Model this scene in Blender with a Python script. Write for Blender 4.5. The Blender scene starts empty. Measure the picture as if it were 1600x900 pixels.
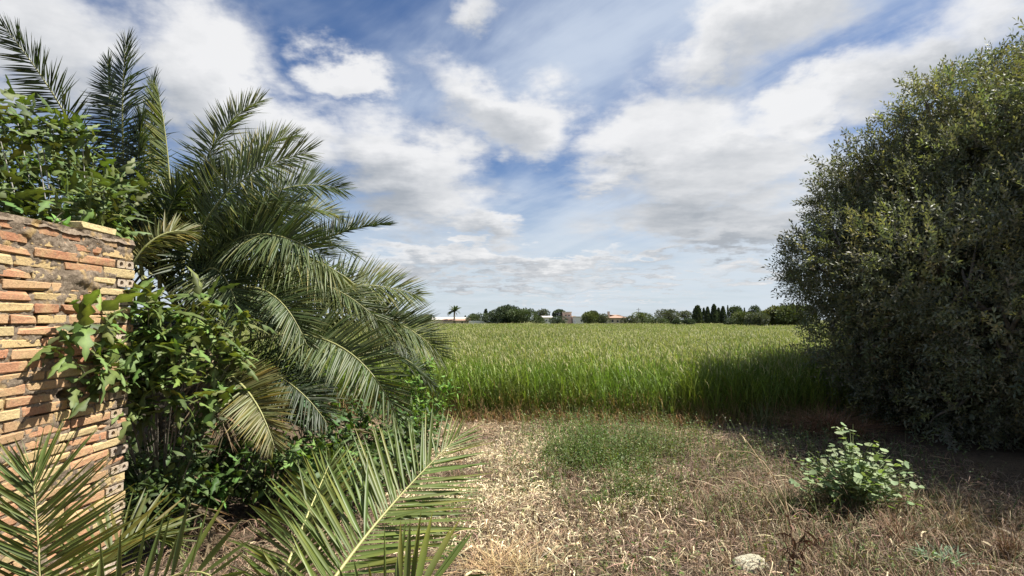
import bpy, math
import numpy as np
from mathutils import Vector

rng = np.random.default_rng(7)
scn = bpy.context.scene
COL = scn.collection
PI = math.pi
R = math.radians

# ------------------------------------------------------------------ camera
F = 870.0                 # focal length in photo pixels (1600 wide)
EYE = np.array([0.0, 0.0, 1.55])
PITCH = math.atan(50 / F)


def at(px, py, depth):
    """world point seen at a photo pixel, `depth` metres ahead of the camera"""
    zc = (450 - py) / F
    xc = (px - 800) / F
    y = math.cos(PITCH) - zc * math.sin(PITCH)
    z = math.sin(PITCH) + zc * math.cos(PITCH)
    k = depth / y
    return EYE + np.array([xc * k, depth, z * k])


def gat(px, py):
    """ground point (z=0) at a photo pixel"""
    zc = (450 - py) / F
    xc = (px - 800) / F
    y = math.cos(PITCH) - zc * math.sin(PITCH)
    z = math.sin(PITCH) + zc * math.cos(PITCH)
    k = -EYE[2] / z
    return np.array([xc * k, y * k, 0.0])


# ------------------------------------------------------------------ noise
def _hash(ix, iy, seed):
    n = (ix * 374761393 + iy * 668265263 + seed * 974711) & 0x7FFFFFFF
    n = ((n ^ (n >> 13)) * 1274126177) & 0x7FFFFFFF
    n = n ^ (n >> 16)
    return (n & 0xFFFF) / 65535.0


def vnoise(x, y, seed=0):
    x = np.asarray(x, float); y = np.asarray(y, float)
    ix = np.floor(x).astype(np.int64); iy = np.floor(y).astype(np.int64)
    fx = x - ix; fy = y - iy
    fx = fx * fx * (3 - 2 * fx); fy = fy * fy * (3 - 2 * fy)
    a = _hash(ix, iy, seed); b = _hash(ix + 1, iy, seed)
    c = _hash(ix, iy + 1, seed); d = _hash(ix + 1, iy + 1, seed)
    return (a * (1 - fx) + b * fx) * (1 - fy) + (c * (1 - fx) + d * fx) * fy


def fbm(x, y, seed=0, octs=4):
    s = 0; a = 0.5; t = 0
    for o in range(octs):
        s = s + a * vnoise(np.asarray(x) * 2 ** o, np.asarray(y) * 2 ** o, seed + o); t += a; a *= 0.5
    return s / t


def sstep(a, b, x):
    t = np.clip((np.asarray(x, float) - a) / (b - a), 0, 1)
    return t * t * (3 - 2 * t)


def unit(v):
    v = np.asarray(v, float)
    return v / np.maximum(np.linalg.norm(v, axis=-1, keepdims=True), 1e-9)


def ground_h(x, y):
    fade = 1 - sstep(14, 40, np.abs(y)) * 1.0
    fade = fade * (1 - sstep(12, 40, np.abs(x)))
    h = 0.10 * (fbm(x * 0.6, y * 0.6, 3) - 0.5) + 0.09 * (fbm(x * 3.1, y * 3.1, 11) - 0.5)
    return h * fade


# ------------------------------------------------------------------ mesh building
class MB:
    def __init__(self):
        self.V = []; self.F = {3: [], 4: []}; self.C = []; self.n = 0

    def add(self, V, faces, col=None):
        V = np.asarray(V, float).reshape(-1, 3)
        faces = np.asarray(faces, np.int64)
        self.V.append(V)
        self.F[faces.shape[1]].append(faces + self.n)
        if col is None: col = (1, 1, 1)
        c = np.broadcast_to(np.asarray(col, float), (len(V), 3))
        self.C.append(c)
        self.n += len(V)

    def addm(self, V, flist, col=None):
        V = np.asarray(V, float).reshape(-1, 3)
        n0 = self.n
        self.V.append(V)
        if col is None: col = (1, 1, 1)
        self.C.append(np.broadcast_to(np.asarray(col, float), (len(V), 3)))
        for f in flist:
            f = np.asarray(f, np.int64)
            self.F[f.shape[1]].append(f + n0)
        self.n += len(V)

    def build(self, name, mat, parent=None, smooth=True, origin=None):
        V = np.concatenate(self.V).astype(np.float32)
        if parent is not None:
            V = V - np.array(world_loc(parent), np.float32)
        elif origin is not None:
            V = V - np.asarray(origin, np.float32)
        C = np.concatenate(self.C).astype(np.float32)
        me = bpy.data.meshes.new(name)
        me.vertices.add(len(V)); me.vertices.foreach_set('co', V.ravel())
        loops = []; tot = []
        for k in (3, 4):
            if self.F[k]:
                f = np.concatenate(self.F[k]); loops.append(f.ravel()); tot.append(np.full(len(f), k))
        loops = np.concatenate(loops).astype(np.int32); tot = np.concatenate(tot).astype(np.int32)
        me.loops.add(len(loops)); me.loops.foreach_set('vertex_index', loops)
        me.polygons.add(len(tot))
        st = np.concatenate([[0], np.cumsum(tot)[:-1]]).astype(np.int32)
        me.polygons.foreach_set('loop_start', st)
        me.polygons.foreach_set('use_smooth', np.full(len(tot), smooth, bool))
        me.update(calc_edges=True)
        a = me.color_attributes.new('tint', 'FLOAT_COLOR', 'POINT')
        a.data.foreach_set('color', np.hstack([C, np.ones((len(C), 1), np.float32)]).ravel())
        me.materials.append(mat)
        o = bpy.data.objects.new(name, me)
        COL.objects.link(o)
        if parent is not None: o.parent = parent
        elif origin is not None: o.location = tuple(origin)
        return o


def world_loc(o):
    v = Vector((0, 0, 0))
    while o is not None:
        v = v + o.location; o = o.parent
    return v


def tag(o, label, cat, group=None, kind=None):
    if label: o['label'] = label
    if cat: o['category'] = cat
    if group: o['group'] = group
    if kind: o['kind'] = kind
    return o


def empty(name, loc, label, cat, group=None):
    o = bpy.data.objects.new(name, None); COL.objects.link(o)
    o.location = tuple(float(v) for v in loc); o.empty_display_size = 0.1
    return tag(o, label, cat, group)


def bez(P0, P1, P2, u):
    u = np.asarray(u)[..., None]
    return (1 - u) ** 2 * P0 + 2 * u * (1 - u) * P1 + u * u * P2


def tube(mb, pts, rad, ns=6, col=None, cap=True):
    pts = np.asarray(pts, float); n = len(pts)
    rad = np.broadcast_to(np.asarray(rad, float), (n,))
    t = unit(np.gradient(pts, axis=0))
    ref = np.array([0.31, 0.17, 0.93])
    if abs(np.dot(unit(pts[-1] - pts[0]), ref)) > 0.9: ref = np.array([0.9, 0.4, 0.1])
    s = unit(np.cross(t, ref)); b = np.cross(t, s)
    a = np.arange(ns) * 2 * PI / ns
    V = pts[:, None, :] + rad[:, None, None] * (np.cos(a)[None, :, None] * s[:, None, :] + np.sin(a)[None, :, None] * b[:, None, :])
    i = np.arange(n - 1)[:, None] * ns; j = np.arange(ns)[None, :]; j2 = (j + 1) % ns
    Fq = np.stack([i + j, i + j2, i + ns + j2, i + ns + j], -1).reshape(-1, 4)
    mb.add(V.reshape(-1, 3), Fq, col)


def strips(mb, P0, P1, P2, S, W, prof, col, foldv=None, col2=None):
    """N ribbons along quadratic curves. S side vectors (N,3), W widths (N,), prof (k,) width profile.
    foldv (N,3): offset of the midrib (V-fold). col (N,3) at base, col2 (N,3) at the tip."""
    N = len(P0); k = len(prof); u = np.linspace(0, 1, k)
    P = bez(P0[:, None, :], P1[:, None, :], P2[:, None, :], np.broadcast_to(u, (N, k)))
    w = (W[:, None] * np.asarray(prof)[None, :] * 0.5)[..., None]
    L = P - S[:, None, :] * w; Rr = P + S[:, None, :] * w
    col = np.broadcast_to(np.asarray(col, float), (N, 3))
    c2 = col if col2 is None else np.broadcast_to(np.asarray(col2, float), (N, 3))
    C = col[:, None, :] * (1 - u)[None, :, None] + c2[:, None, :] * u[None, :, None]
    if foldv is None:
        V = np.stack([L, Rr], 2); m = 2
    else:
        Mi = P + foldv[:, None, :] * (np.asarray(prof)[None, :, None])
        V = np.stack([L, Mi, Rr], 2); m = 3
    base = np.arange(N)[:, None] * (k * m) + (np.arange(k - 1) * m)[None, :]
    fs = []
    for q in range(m - 1):
        fs.append(np.stack([base + q, base + q + 1, base + m + q + 1, base + m + q], -1).reshape(-1, 4))
    Cc = np.repeat(C[:, :, None, :], m, 2)
    mb.add(V.reshape(-1, 3), np.concatenate(fs), Cc.reshape(-1, 3))


def scatter(mb, TV, TF, pos, X, Z, scale, col, tc=None):
    """copies of template TV/TF: x axis X (N,3), normal near Z (N,3)"""
    X = unit(X); Y = unit(np.cross(Z, X)); Zn = np.cross(X, Y)
    N = len(pos); k = len(TV)
    scale = np.broadcast_to(np.asarray(scale, float), (N,))
    V = pos[:, None, :] + scale[:, None, None] * (TV[None, :, 0:1] * X[:, None] + TV[None, :, 1:2] * Y[:, None] + TV[None, :, 2:3] * Zn[:, None])
    Fq = (np.asarray(TF)[None] + (np.arange(N) * k)[:, None, None]).reshape(-1, len(TF[0]))
    c = np.repeat(np.broadcast_to(np.asarray(col, float), (N, 3))[:, None], k, 1)
    if tc is not None: c = c * np.asarray(tc)[None, :, None]
    c = c.reshape(-1, 3)
    mb.add(V.reshape(-1, 3), Fq, c)


def box(mb, x0, x1, y0, y1, z0, z1, col=None):
    V = [(x0, y0, z0), (x1, y0, z0), (x1, y1, z0), (x0, y1, z0), (x0, y0, z1), (x1, y0, z1), (x1, y1, z1), (x0, y1, z1)]
    mb.add(V, [(0, 3, 2, 1), (4, 5, 6, 7), (0, 1, 5, 4), (1, 2, 6, 5), (2, 3, 7, 6), (3, 0, 4, 7)], col)


def rcol(base, n, var=0.25, hue=0.1, r=rng):
    b = np.asarray(base, float)[None, :]
    k = 1 + var * r.uniform(-1, 1, (n, 1))
    h = 1 + hue * r.uniform(-1, 1, (n, 3))
    return b * k * h


def rdir(n, r=rng):
    v = r.normal(size=(n, 3)); return unit(v)


# ------------------------------------------------------------------ materials
def newmat(name):
    m = bpy.data.materials.new(name); m.use_nodes = True
    nt = m.node_tree; nt.nodes.clear()
    out = nt.nodes.new('ShaderNodeOutputMaterial')
    return m, nt, out


def L(nt, a, b): nt.links.new(a, b)


def noise_node(nt, scale, detail=4, rough=0.6, vec=None):
    n = nt.nodes.new('ShaderNodeTexNoise'); n.inputs['Scale'].default_value = scale
    n.inputs['Detail'].default_value = detail; n.inputs['Roughness'].default_value = rough
    if vec is None:
        tc = nt.nodes.new('ShaderNodeTexCoord'); vec = tc.outputs['Object']
    L(nt, vec, n.inputs['Vector'])
    return n


def mixrgb(nt, fac, a, b, mode='MIX'):
    n = nt.nodes.new('ShaderNodeMix'); n.data_type = 'RGBA'; n.blend_type = mode
    for s, v in ((n.inputs[0], fac), (n.inputs[6], a), (n.inputs[7], b)):
        if hasattr(v, 'is_linked') or hasattr(v, 'links'): L(nt, v, s)
        elif isinstance(v, (int, float)): s.default_value = v
        else: s.default_value = (*v, 1)
    return n.outputs[2]


def ramp(nt, fac, stops):
    n = nt.nodes.new('ShaderNodeValToRGB'); L(nt, fac, n.inputs[0])
    e = n.color_ramp.elements
    while len(e) < len(stops): e.new(0.5)
    for i, (p, c) in enumerate(stops):
        e[i].position = p; e[i].color = (*c, 1) if len(c) == 3 else c
    return n.outputs[0]


def tinted(name, rough=0.6, trans=0.0, tcol=(1.5, 1.6, 0.6), spec=0.4, nscale=0.0, namp=0.3, bump=0.0, bscale=60, back=None):
    """surface whose own colour is stored per leaf / blade / brick in the 'tint' attribute"""
    m, nt, out = newmat(name)
    at_ = nt.nodes.new('ShaderNodeAttribute'); at_.attribute_name = 'tint'
    colr = at_.outputs['Color']
    if nscale:
        nn = noise_node(nt, nscale, 5)
        f = ramp(nt, nn.outputs['Fac'], [(0.25, (1 - namp,) * 3), (0.75, (1 + namp,) * 3)])
        colr = mixrgb(nt, 1.0, colr, f, 'MULTIPLY')
    if back:
        geo = nt.nodes.new('ShaderNodeNewGeometry')
        colr = mixrgb(nt, geo.outputs['Backfacing'], colr, mixrgb(nt, 1.0, colr, back, 'MULTIPLY'))
    p = nt.nodes.new('ShaderNodeBsdfPrincipled')
    L(nt, colr, p.inputs['Base Color'])
    p.inputs['Roughness'].default_value = rough
    p.inputs['Specular IOR Level'].default_value = spec
    if bump:
        bn = noise_node(nt, bscale, 6, 0.65)
        b = nt.nodes.new('ShaderNodeBump'); b.inputs['Strength'].default_value = bump; b.inputs['Distance'].default_value = 0.01
        L(nt, bn.outputs['Fac'], b.inputs['Height']); L(nt, b.outputs[0], p.inputs['Normal'])
    sh = p.outputs[0]
    if trans:
        t = nt.nodes.new('ShaderNodeBsdfTranslucent')
        L(nt, mixrgb(nt, 1.0, colr, tcol, 'MULTIPLY'), t.inputs['Color'])
        mx = nt.nodes.new('ShaderNodeMixShader'); mx.inputs[0].default_value = trans
        L(nt, sh, mx.inputs[1]); L(nt, t.outputs[0], mx.inputs[2]); sh = mx.outputs[0]
    L(nt, sh, out.inputs[0])
    return m


def plain(name, c1, c2, scale=4, rough=0.8, bump=0.3, bscale=20, spec=0.3):
    m, nt, out = newmat(name)
    nn = noise_node(nt, scale, 6, 0.65)
    colr = ramp(nt, nn.outputs['Fac'], [(0.3, c1), (0.7, c2)])
    p = nt.nodes.new('ShaderNodeBsdfPrincipled'); L(nt, colr, p.inputs['Base Color'])
    p.inputs['Roughness'].default_value = rough; p.inputs['Specular IOR Level'].default_value = spec
    if bump:
        bn = noise_node(nt, bscale, 6, 0.7)
        b = nt.nodes.new('ShaderNodeBump'); b.inputs['Strength'].default_value = bump; b.inputs['Distance'].default_value = 0.02
        L(nt, bn.outputs['Fac'], b.inputs['Height']); L(nt, b.outputs[0], p.inputs['Normal'])
    L(nt, p.outputs[0], out.inputs[0])
    return m


M_FROND = tinted('frond_leaf', rough=0.47, trans=0.22, tcol=(1.5, 1.6, 0.5), spec=0.38, back=(1.15, 1.15, 1.2))
M_RACHIS = tinted('frond_rachis', rough=0.5, spec=0.4)
M_FIG = tinted('fig_leaf', rough=0.55, trans=0.18, tcol=(1.6, 1.6, 0.45), spec=0.25, back=(1.2, 1.15, 1.15), nscale=30, namp=0.25)
M_OLIVE = tinted('olive_leaf', rough=0.55, trans=0.2, spec=0.3, back=(1.35, 1.35, 1.4))
M_GRAIN = tinted('grain_blade', rough=0.55, trans=0.33, tcol=(1.15, 1.3, 0.6), spec=0.3)
M_STRAW = tinted('dry_straw', rough=0.7, trans=0.12, tcol=(1, 0.9, 0.7), spec=0.25)
M_MALLOW = tinted('mallow_leaf', rough=0.6, trans=0.25, tcol=(1.3, 1.5, 0.5), spec=0.3, back=(1.2, 1.2, 1.2))
M_FAR = tinted('far_foliage', rough=0.7, trans=0.15, spec=0.2)
M_BARK = plain('bark', (0.10, 0.085, 0.065), (0.22, 0.19, 0.15), 12, 0.9, 0.6, 40)
M_FIGBARK = plain('pale_bark', (0.26, 0.25, 0.22), (0.42, 0.40, 0.36), 14, 0.85, 0.3, 60)
M_GREENSTEM = tinted('green_stem', rough=0.55, spec=0.35)
def brick_material():
    m, nt, out = newmat('fired_brick')
    at_ = nt.nodes.new('ShaderNodeAttribute'); at_.attribute_name = 'tint'
    tc = nt.nodes.new('ShaderNodeTexCoord'); ob = tc.outputs['Object']
    n1 = noise_node(nt, 11, 5, 0.6, ob); n2 = noise_node(nt, 55, 7, 0.7, ob); n3 = noise_node(nt, 150, 5, 0.7, ob)
    c = mixrgb(nt, ramp(nt, n1.outputs['Fac'], [(0.45, (0, 0, 0)), (0.7, (0.75,) * 3)]), at_.outputs['Color'], (0.40, 0.29, 0.15))
    c = mixrgb(nt, ramp(nt, n2.outputs['Fac'], [(0.55, (0, 0, 0)), (0.72, (0.8,) * 3)]), c, (0.25, 0.195, 0.135))
    c = mixrgb(nt, 1.0, c, ramp(nt, n3.outputs['Fac'], [(0.3, (0.72,) * 3), (0.7, (1.22,) * 3)]), 'MULTIPLY')
    p = nt.nodes.new('ShaderNodeBsdfPrincipled'); L(nt, c, p.inputs['Base Color'])
    p.inputs['Roughness'].default_value = 0.9; p.inputs['Specular IOR Level'].default_value = 0.15
    b_ = nt.nodes.new('ShaderNodeBump'); b_.inputs['Strength'].default_value = 0.9; b_.inputs['Distance'].default_value = 0.008
    L(nt, n2.outputs['Fac'], b_.inputs['Height']); L(nt, b_.outputs[0], p.inputs['Normal'])
    L(nt, p.outputs[0], out.inputs[0])
    return m


M_BRICK = brick_material()
M_STONE = plain('pale_limestone', (0.26, 0.24, 0.17), (0.56, 0.52, 0.38), 22, 0.9, 0.9, 60)
M_WHITE = plain('white_render', (0.66, 0.65, 0.63), (0.76, 0.75, 0.73), 0.6, 0.9, 0)
M_PINK = plain('pink_render', (0.58, 0.40, 0.32), (0.66, 0.48, 0.39), 0.5, 0.9, 0)
M_CREAM = plain('cream_render', (0.50, 0.42, 0.33), (0.62, 0.53, 0.43), 0.5, 0.9, 0)
M_TILE = plain('roof_tile', (0.26, 0.16, 0.11), (0.38, 0.26, 0.19), 2, 0.9, 0)
M_SHEET = plain('sheet_roof', (0.50, 0.47, 0.42), (0.62, 0.58, 0.52), 0.4, 0.6, 0)
M_DARKPANE = plain('dark_pane', (0.03, 0.035, 0.04), (0.05, 0.055, 0.06), 2, 0.3, 0)
M_METAL = plain('grey_metal', (0.2, 0.2, 0.2), (0.3, 0.3, 0.3), 3, 0.5, 0)


def soil_material():
    m, nt, out = newmat('dry_soil')
    tc = nt.nodes.new('ShaderNodeTexCoord'); ob = tc.outputs['Object']
    n1 = noise_node(nt, 1.3, 6, 0.65, ob); n2 = noise_node(nt, 18, 8, 0.75, ob); n3 = noise_node(nt, 90, 5, 0.7, ob)
    dry = ramp(nt, n2.outputs['Fac'], [(0.3, (0.022, 0.015, 0.010)), (0.5, (0.07, 0.05, 0.033)), (0.7, (0.18, 0.13, 0.085))])
    gold = ramp(nt, n3.outputs['Fac'], [(0.35, (0.045, 0.031, 0.020)), (0.65, (0.17, 0.125, 0.08))])
    near = mixrgb(nt, ramp(nt, n1.outputs['Fac'], [(0.4, (0, 0, 0)), (0.6, (1, 1, 1))]), dry, gold)
    # ground under the crop is green with low growth; it starts about nine metres ahead
    sep = nt.nodes.new('ShaderNodeSeparateXYZ'); L(nt, ob, sep.inputs[0])
    mr = nt.nodes.new('ShaderNodeMapRange'); mr.inputs['From Min'].default_value = 9.6; mr.inputs['From Max'].default_value = 12
    L(nt, sep.outputs['Y'], mr.inputs['Value'])
    nf = noise_node(nt, 0.25, 6, 0.7, ob)
    field = ramp(nt, nf.outputs['Fac'], [(0.3, (0.075, 0.085, 0.026)), (0.7, (0.13, 0.13, 0.045))])
    colr = mixrgb(nt, mr.outputs[0], near, field)
    p = nt.nodes.new('ShaderNodeBsdfPrincipled'); L(nt, colr, p.inputs['Base Color'])
    p.inputs['Roughness'].default_value = 0.95; p.inputs['Specular IOR Level'].default_value = 0.15
    b = nt.nodes.new('ShaderNodeBump'); b.inputs['Strength'].default_value = 0.8; b.inputs['Distance'].default_value = 0.03
    L(nt, n2.outputs['Fac'], b.inputs['Height']); L(nt, b.outputs[0], p.inputs['Normal'])
    L(nt, p.outputs[0], out.inputs[0])
    return m


def mortar_material():
    m, nt, out = newmat('rough_mortar')
    tc = nt.nodes.new('ShaderNodeTexCoord'); ob = tc.outputs['Object']
    n1 = noise_node(nt, 6, 6, 0.65, ob); n2 = noise_node(nt, 60, 8, 0.75, ob); n3 = noise_node(nt, 9, 3, 0.5, ob)
    g = ramp(nt, n2.outputs['Fac'], [(0.3, (0.10, 0.076, 0.056)), (0.55, (0.22, 0.172, 0.125)), (0.72, (0.36, 0.30, 0.22))])
    y = ramp(nt, n2.outputs['Fac'], [(0.3, (0.22, 0.14, 0.06)), (0.7, (0.5, 0.36, 0.17))])
    colr = mixrgb(nt, ramp(nt, n3.outputs['Fac'], [(0.58, (0, 0, 0)), (0.68, (1, 1, 1))]), g, y)
    colr = mixrgb(nt, 1.0, colr, ramp(nt, n1.outputs['Fac'], [(0.3, (0.75,) * 3), (0.7, (1.2,) * 3)]), 'MULTIPLY')
    p = nt.nodes.new('ShaderNodeBsdfPrincipled'); L(nt, colr, p.inputs['Base Color'])
    p.inputs['Roughness'].default_value = 0.95; p.inputs['Specular IOR Level'].default_value = 0.1
    b = nt.nodes.new('ShaderNodeBump'); b.inputs['Strength'].default_value = 1.0; b.inputs['Distance'].default_value = 0.012
    L(nt, n2.outputs['Fac'], b.inputs['Height']); L(nt, b.outputs[0], p.inputs['Normal'])
    L(nt, p.outputs[0], out.inputs[0])
    return m


M_SOIL = soil_material()
M_MORTAR = mortar_material()

# ------------------------------------------------------------------ light
SUN_AZ, SUN_EL = R(89), R(56)
SUN_DIR = Vector((math.sin(SUN_AZ) * math.cos(SUN_EL), math.cos(SUN_AZ) * math.cos(SUN_EL), math.sin(SUN_EL)))
EXPOSURE = 1.2
SKY_STRENGTH = 0.05
sl = bpy.data.lights.new('sun', 'SUN'); sl.energy = 5.0; sl.angle = R(0.5); sl.color = (1.0, 0.95, 0.87)
so = bpy.data.objects.new('sun', sl); COL.objects.link(so)
so.location = (20, 10, 40); so.rotation_euler = SUN_DIR.to_track_quat('Z', 'Y').to_euler()
scn.view_settings.view_transform = 'Standard'
scn.view_settings.look = 'None'
scn.view_settings.exposure = EXPOSURE
scn.view_settings.gamma = 1.0
scn.view_settings.use_curve_mapping = False


# ------------------------------------------------------------------ sky
def make_world():
    w = bpy.data.worlds.new('World'); scn.world = w; w.use_nodes = True
    nt = w.node_tree; nt.nodes.clear()
    N = nt.nodes.new
    out = N('ShaderNodeOutputWorld'); bg = N('ShaderNodeBackground'); bg.inputs['Strength'].default_value = SKY_STRENGTH
    L(nt, bg.outputs[0], out.inputs[0])
    sky = N('ShaderNodeTexSky'); sky.sky_type = 'NISHITA'; sky.sun_disc = False
    sky.sun_elevation = SUN_EL; sky.sun_rotation = SUN_AZ
    sky.ozone_density = 2.5; sky.air_density = 1.0; sky.dust_density = 0.6
    tc = N('ShaderNodeTexCoord')

    def M(op, a, b=None, c=None, clamp=False):
        n = N('ShaderNodeMath'); n.operation = op; n.use_clamp = clamp
        for i, v in enumerate((a, b, c)):
            if v is None: continue
            if isinstance(v, (int, float)): n.inputs[i].default_value = v
            else: L(nt, v, n.inputs[i])
        return n.outputs[0]

    def VM(op, a, b=None, scale=None):
        n = N('ShaderNodeVectorMath'); n.operation = op
        for i, v in enumerate((a, b)):
            if v is None: continue
            if isinstance(v, (tuple, list)): n.inputs[i].default_value = v
            else: L(nt, v, n.inputs[i])
        if scale is not None:
            if isinstance(scale, (int, float)): n.inputs['Scale'].default_value = scale
            else: L(nt, scale, n.inputs['Scale'])
        return n.outputs['Value'] if op in ('DOT_PRODUCT', 'LENGTH') else n.outputs['Vector']

    def SM(x, a, b):
        n = N('ShaderNodeMapRange'); n.interpolation_type = 'SMOOTHSTEP'
        n.inputs['From Min'].default_value = a; n.inputs['From Max'].default_value = b
        L(nt, x, n.inputs['Value']); return n.outputs[0]

    def NZ(vec, scale, det=5, rough=0.55, dist=0.0, out='Fac'):
        n = N('ShaderNodeTexNoise'); n.inputs['Scale'].default_value = scale
        n.inputs['Detail'].default_value = det; n.inputs['Roughness'].default_value = rough
        n.inputs['Distortion'].default_value = dist
        L(nt, vec, n.inputs['Vector']); return n.outputs[out]

    d = VM('NORMALIZE', tc.outputs['Generated'])
    sp = N('ShaderNodeSeparateXYZ'); L(nt, d, sp.inputs[0])
    z = sp.outputs['Z']
    zz = M('ADD', M('MAXIMUM', z, 0.0), 0.13)
    cb = N('ShaderNodeCombineXYZ')
    L(nt, M('DIVIDE', sp.outputs['X'], zz), cb.inputs[0]); L(nt, M('DIVIDE', sp.outputs['Y'], zz), cb.inputs[1])
    p = cb.outputs[0]                                   # position on the cloud layer
    # ragged edges: bend the direction by noise before placing the cloud masses
    wn = NZ(p, 2.6, 6, 0.62, 0.0, 'Color')
    wv = VM('SUBTRACT', wn, (0.5, 0.5, 0.5))
    d2 = VM('ADD', d, VM('SCALE', wv, scale=0.17))
    wn2 = NZ(d, 9.0, 5, 0.6, 0.0, 'Color')
    d2 = VM('ADD', d2, VM('SCALE', VM('SUBTRACT', wn2, (0.5, 0.5, 0.5)), scale=0.09))
    # cloud masses: (px, py, half width, half height, tilt deg, amount)
    blobs = [
        (60, 60, 190, 120, 25, 1.0), (330, 130, 130, 80, 20, 1.15), (420, 220, 150, 70, 10, 0.95),
        (540, 132, 62, 36, 5, 1.2), (640, 275, 120, 75, 18, 1.1), (760, 350, 60, 28, 10, 1.0), (560, 240, 100, 70, 0, 0.7),
        (740, 150, 75, 38, 20, 0.9), (810, 190, 110, 50, 15, 1.1), (752, 4, 46, 22, 0, 0.8),
        (1030, 225, 120, 70, -12, 1.1), (1150, 255, 140, 55, 0, 1.0), (960, 275, 80, 24, -8, 0.8),
        (1130, 60, 150, 46, -28, 0.9), (1220, 30, 120, 60, -25, 0.8), (1270, 165, 150, 44, -20, 0.9), (1420, 120, 170, 60, -20, 0.9), (1520, 60, 140, 80, 0, 0.8),
        (1080, 330, 140, 34, -4, 0.95), (1180, 350, 110, 34, -4, 0.9), (1330, 270, 130, 60, 0, 0.8),
        (700, 403, 120, 20, 0, 1.0), (870, 412, 130, 18, 0, 0.95), (1010, 402, 60, 12, -6, 0.8), (1130, 375, 110, 22, 0, 0.9), (620, 415, 90, 22, 0, 0.8), (760, 440, 150, 10, 0, 0.75), (1000, 435, 160, 9, 0, 0.7), (1180, 420, 90, 12, 0, 0.75), (900, 462, 200, 6, 0, 0.6), (1060, 300, 110, 30, 0, 0.8), (1390, 330, 150, 60, 0, 0.9),
    ]
    tot = None; low = None
    for (px, py, sx, sy, tilt, amp) in blobs:
        c = unit(at(px, py, 1.0) - EYE)
        t1 = unit(np.cross(c, (0, 0, 1))); t2 = np.cross(t1, c)
        k = 1.0 / math.sqrt(1 + ((px - 800) / F) ** 2 + ((450 - py) / F) ** 2)   # off-axis pixels cover less sky
        ta = R(-tilt)
        e1 = t1 * math.cos(ta) + t2 * math.sin(ta); e2 = -t1 * math.sin(ta) + t2 * math.cos(ta)
        e1 = e1 / (sx / F * k * k * 1.05); e2 = e2 / (sy / F * k * 1.05)
        A = VM('DOT_PRODUCT', d2, tuple(e1)); B = VM('DOT_PRODUCT', d2, tuple(e2))
        g = M('GREATER_THAN', VM('DOT_PRODUCT', d, tuple(c)), 0.0)
        r2 = M('ADD', M('MULTIPLY', A, A), M('MULTIPLY', B, B))
        e = M('MULTIPLY', M('POWER', 2.71828, M('MULTIPLY', r2, -0.75)), M('MULTIPLY', g, amp))
        be = M('MULTIPLY', e, B)
        tot = e if tot is None else M('MAXIMUM', tot, e)
        low = be if low is None else M('ADD', low, be)
    nb = NZ(p, 1.7, 8, 0.52)
    nb2 = NZ(p, 6.0, 7, 0.6)
    dens = M('ADD', tot, M('ADD', M('MULTIPLY', M('SUBTRACT', nb, 0.5), 0.95), M('MULTIPLY', M('SUBTRACT', nb2, 0.5), 0.28)))
    # in the part of the sky behind the viewer only the noise makes clouds
    back = SM(sp.outputs['Y'], 0.15, -0.2)
    dens = M('ADD', dens, M('MULTIPLY', back, 0.35))
    alpha = SM(dens, 0.20, 0.80)
    # thin high streaks
    sdir = (-0.57, 0.82, 0.0); sper = (0.82, 0.57, 0.0)
    cs = N('ShaderNodeCombineXYZ')
    L(nt, M('MULTIPLY', VM('DOT_PRODUCT', p, sper), 1.5), cs.inputs[0]); L(nt, M('MULTIPLY', VM('DOT_PRODUCT', p, sdir), 0.42), cs.inputs[1])
    ci = NZ(cs.outputs[0], 1.0, 8, 0.58, 0.5)
    ci2 = NZ(p, 0.9, 5, 0.55)
    xs = SM(sp.outputs['X'], -0.55, 0.35)
    cis = M('ADD', ci, M('ADD', M('MULTIPLY', M('SUBTRACT', ci2, 0.5), 0.9), M('MULTIPLY', M('SUBTRACT', xs, 0.5), 0.22)))
    cirrus = M('MULTIPLY', SM(cis, 0.34, 0.74), 0.85)
    lowhaze = SM(z, 0.30, 0.04)
    hz = NZ(VM('MULTIPLY', p, (0.6, 1.6, 1)), 1.3, 6, 0.6)
    veil = M('MULTIPLY', lowhaze, M('ADD', 0.72, M('MULTIPLY', SM(hz, 0.35, 0.65), 0.22)))
    # cumulus tone: bright tops, grey flat bases
    tone = M('ADD', M('MULTIPLY', low, 0.62), 0.66)
    nt3 = NZ(VM('ADD', p, (0.07, 0.09, 0)), 1.7, 8, 0.52)
    nt4 = NZ(VM('ADD', p, (0.018, 0.03, 0)), 6.0, 7, 0.6)
    rel = M('ADD', M('MULTIPLY', M('SUBTRACT', nb, nt3), 1.7), M('MULTIPLY', M('SUBTRACT', nb2, nt4), 0.35))
    tone = M('ADD', tone, rel)
    thick = SM(dens, 0.6, 1.5)
    tone = M('SUBTRACT', tone, M('MULTIPLY', thick, 0.13), None, True)
    K = 1.04 / (SKY_STRENGTH * 2 ** EXPOSURE)

    def CM(f, a, b):
        n = N('ShaderNodeMix'); n.data_type = 'RGBA'
        for s, v in ((n.inputs[0], f), (n.inputs[6], a), (n.inputs[7], b)):
            if isinstance(v, tuple): s.default_value = (*v, 1)
            elif isinstance(v, (int, float)): s.default_value = v
            else: L(nt, v, s)
        return n.outputs[2]
    gy = tuple(K * v for v in (0.40, 0.43, 0.47)); wh = tuple(K * v for v in (0.88, 0.88, 0.885))
    cc = CM(tone, gy, wh)
    cir = tuple(K * v for v in (0.62, 0.70, 0.82)); vl = tuple(K * v for v in (0.66, 0.73, 0.79))
    base = VM('MULTIPLY', sky.outputs[0], SKY_TINT)
    s1 = CM(cirrus, base, cir)
    s2 = CM(veil, s1, vl)
    s3 = CM(M('MULTIPLY', alpha, 0.95), s2, cc)
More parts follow.
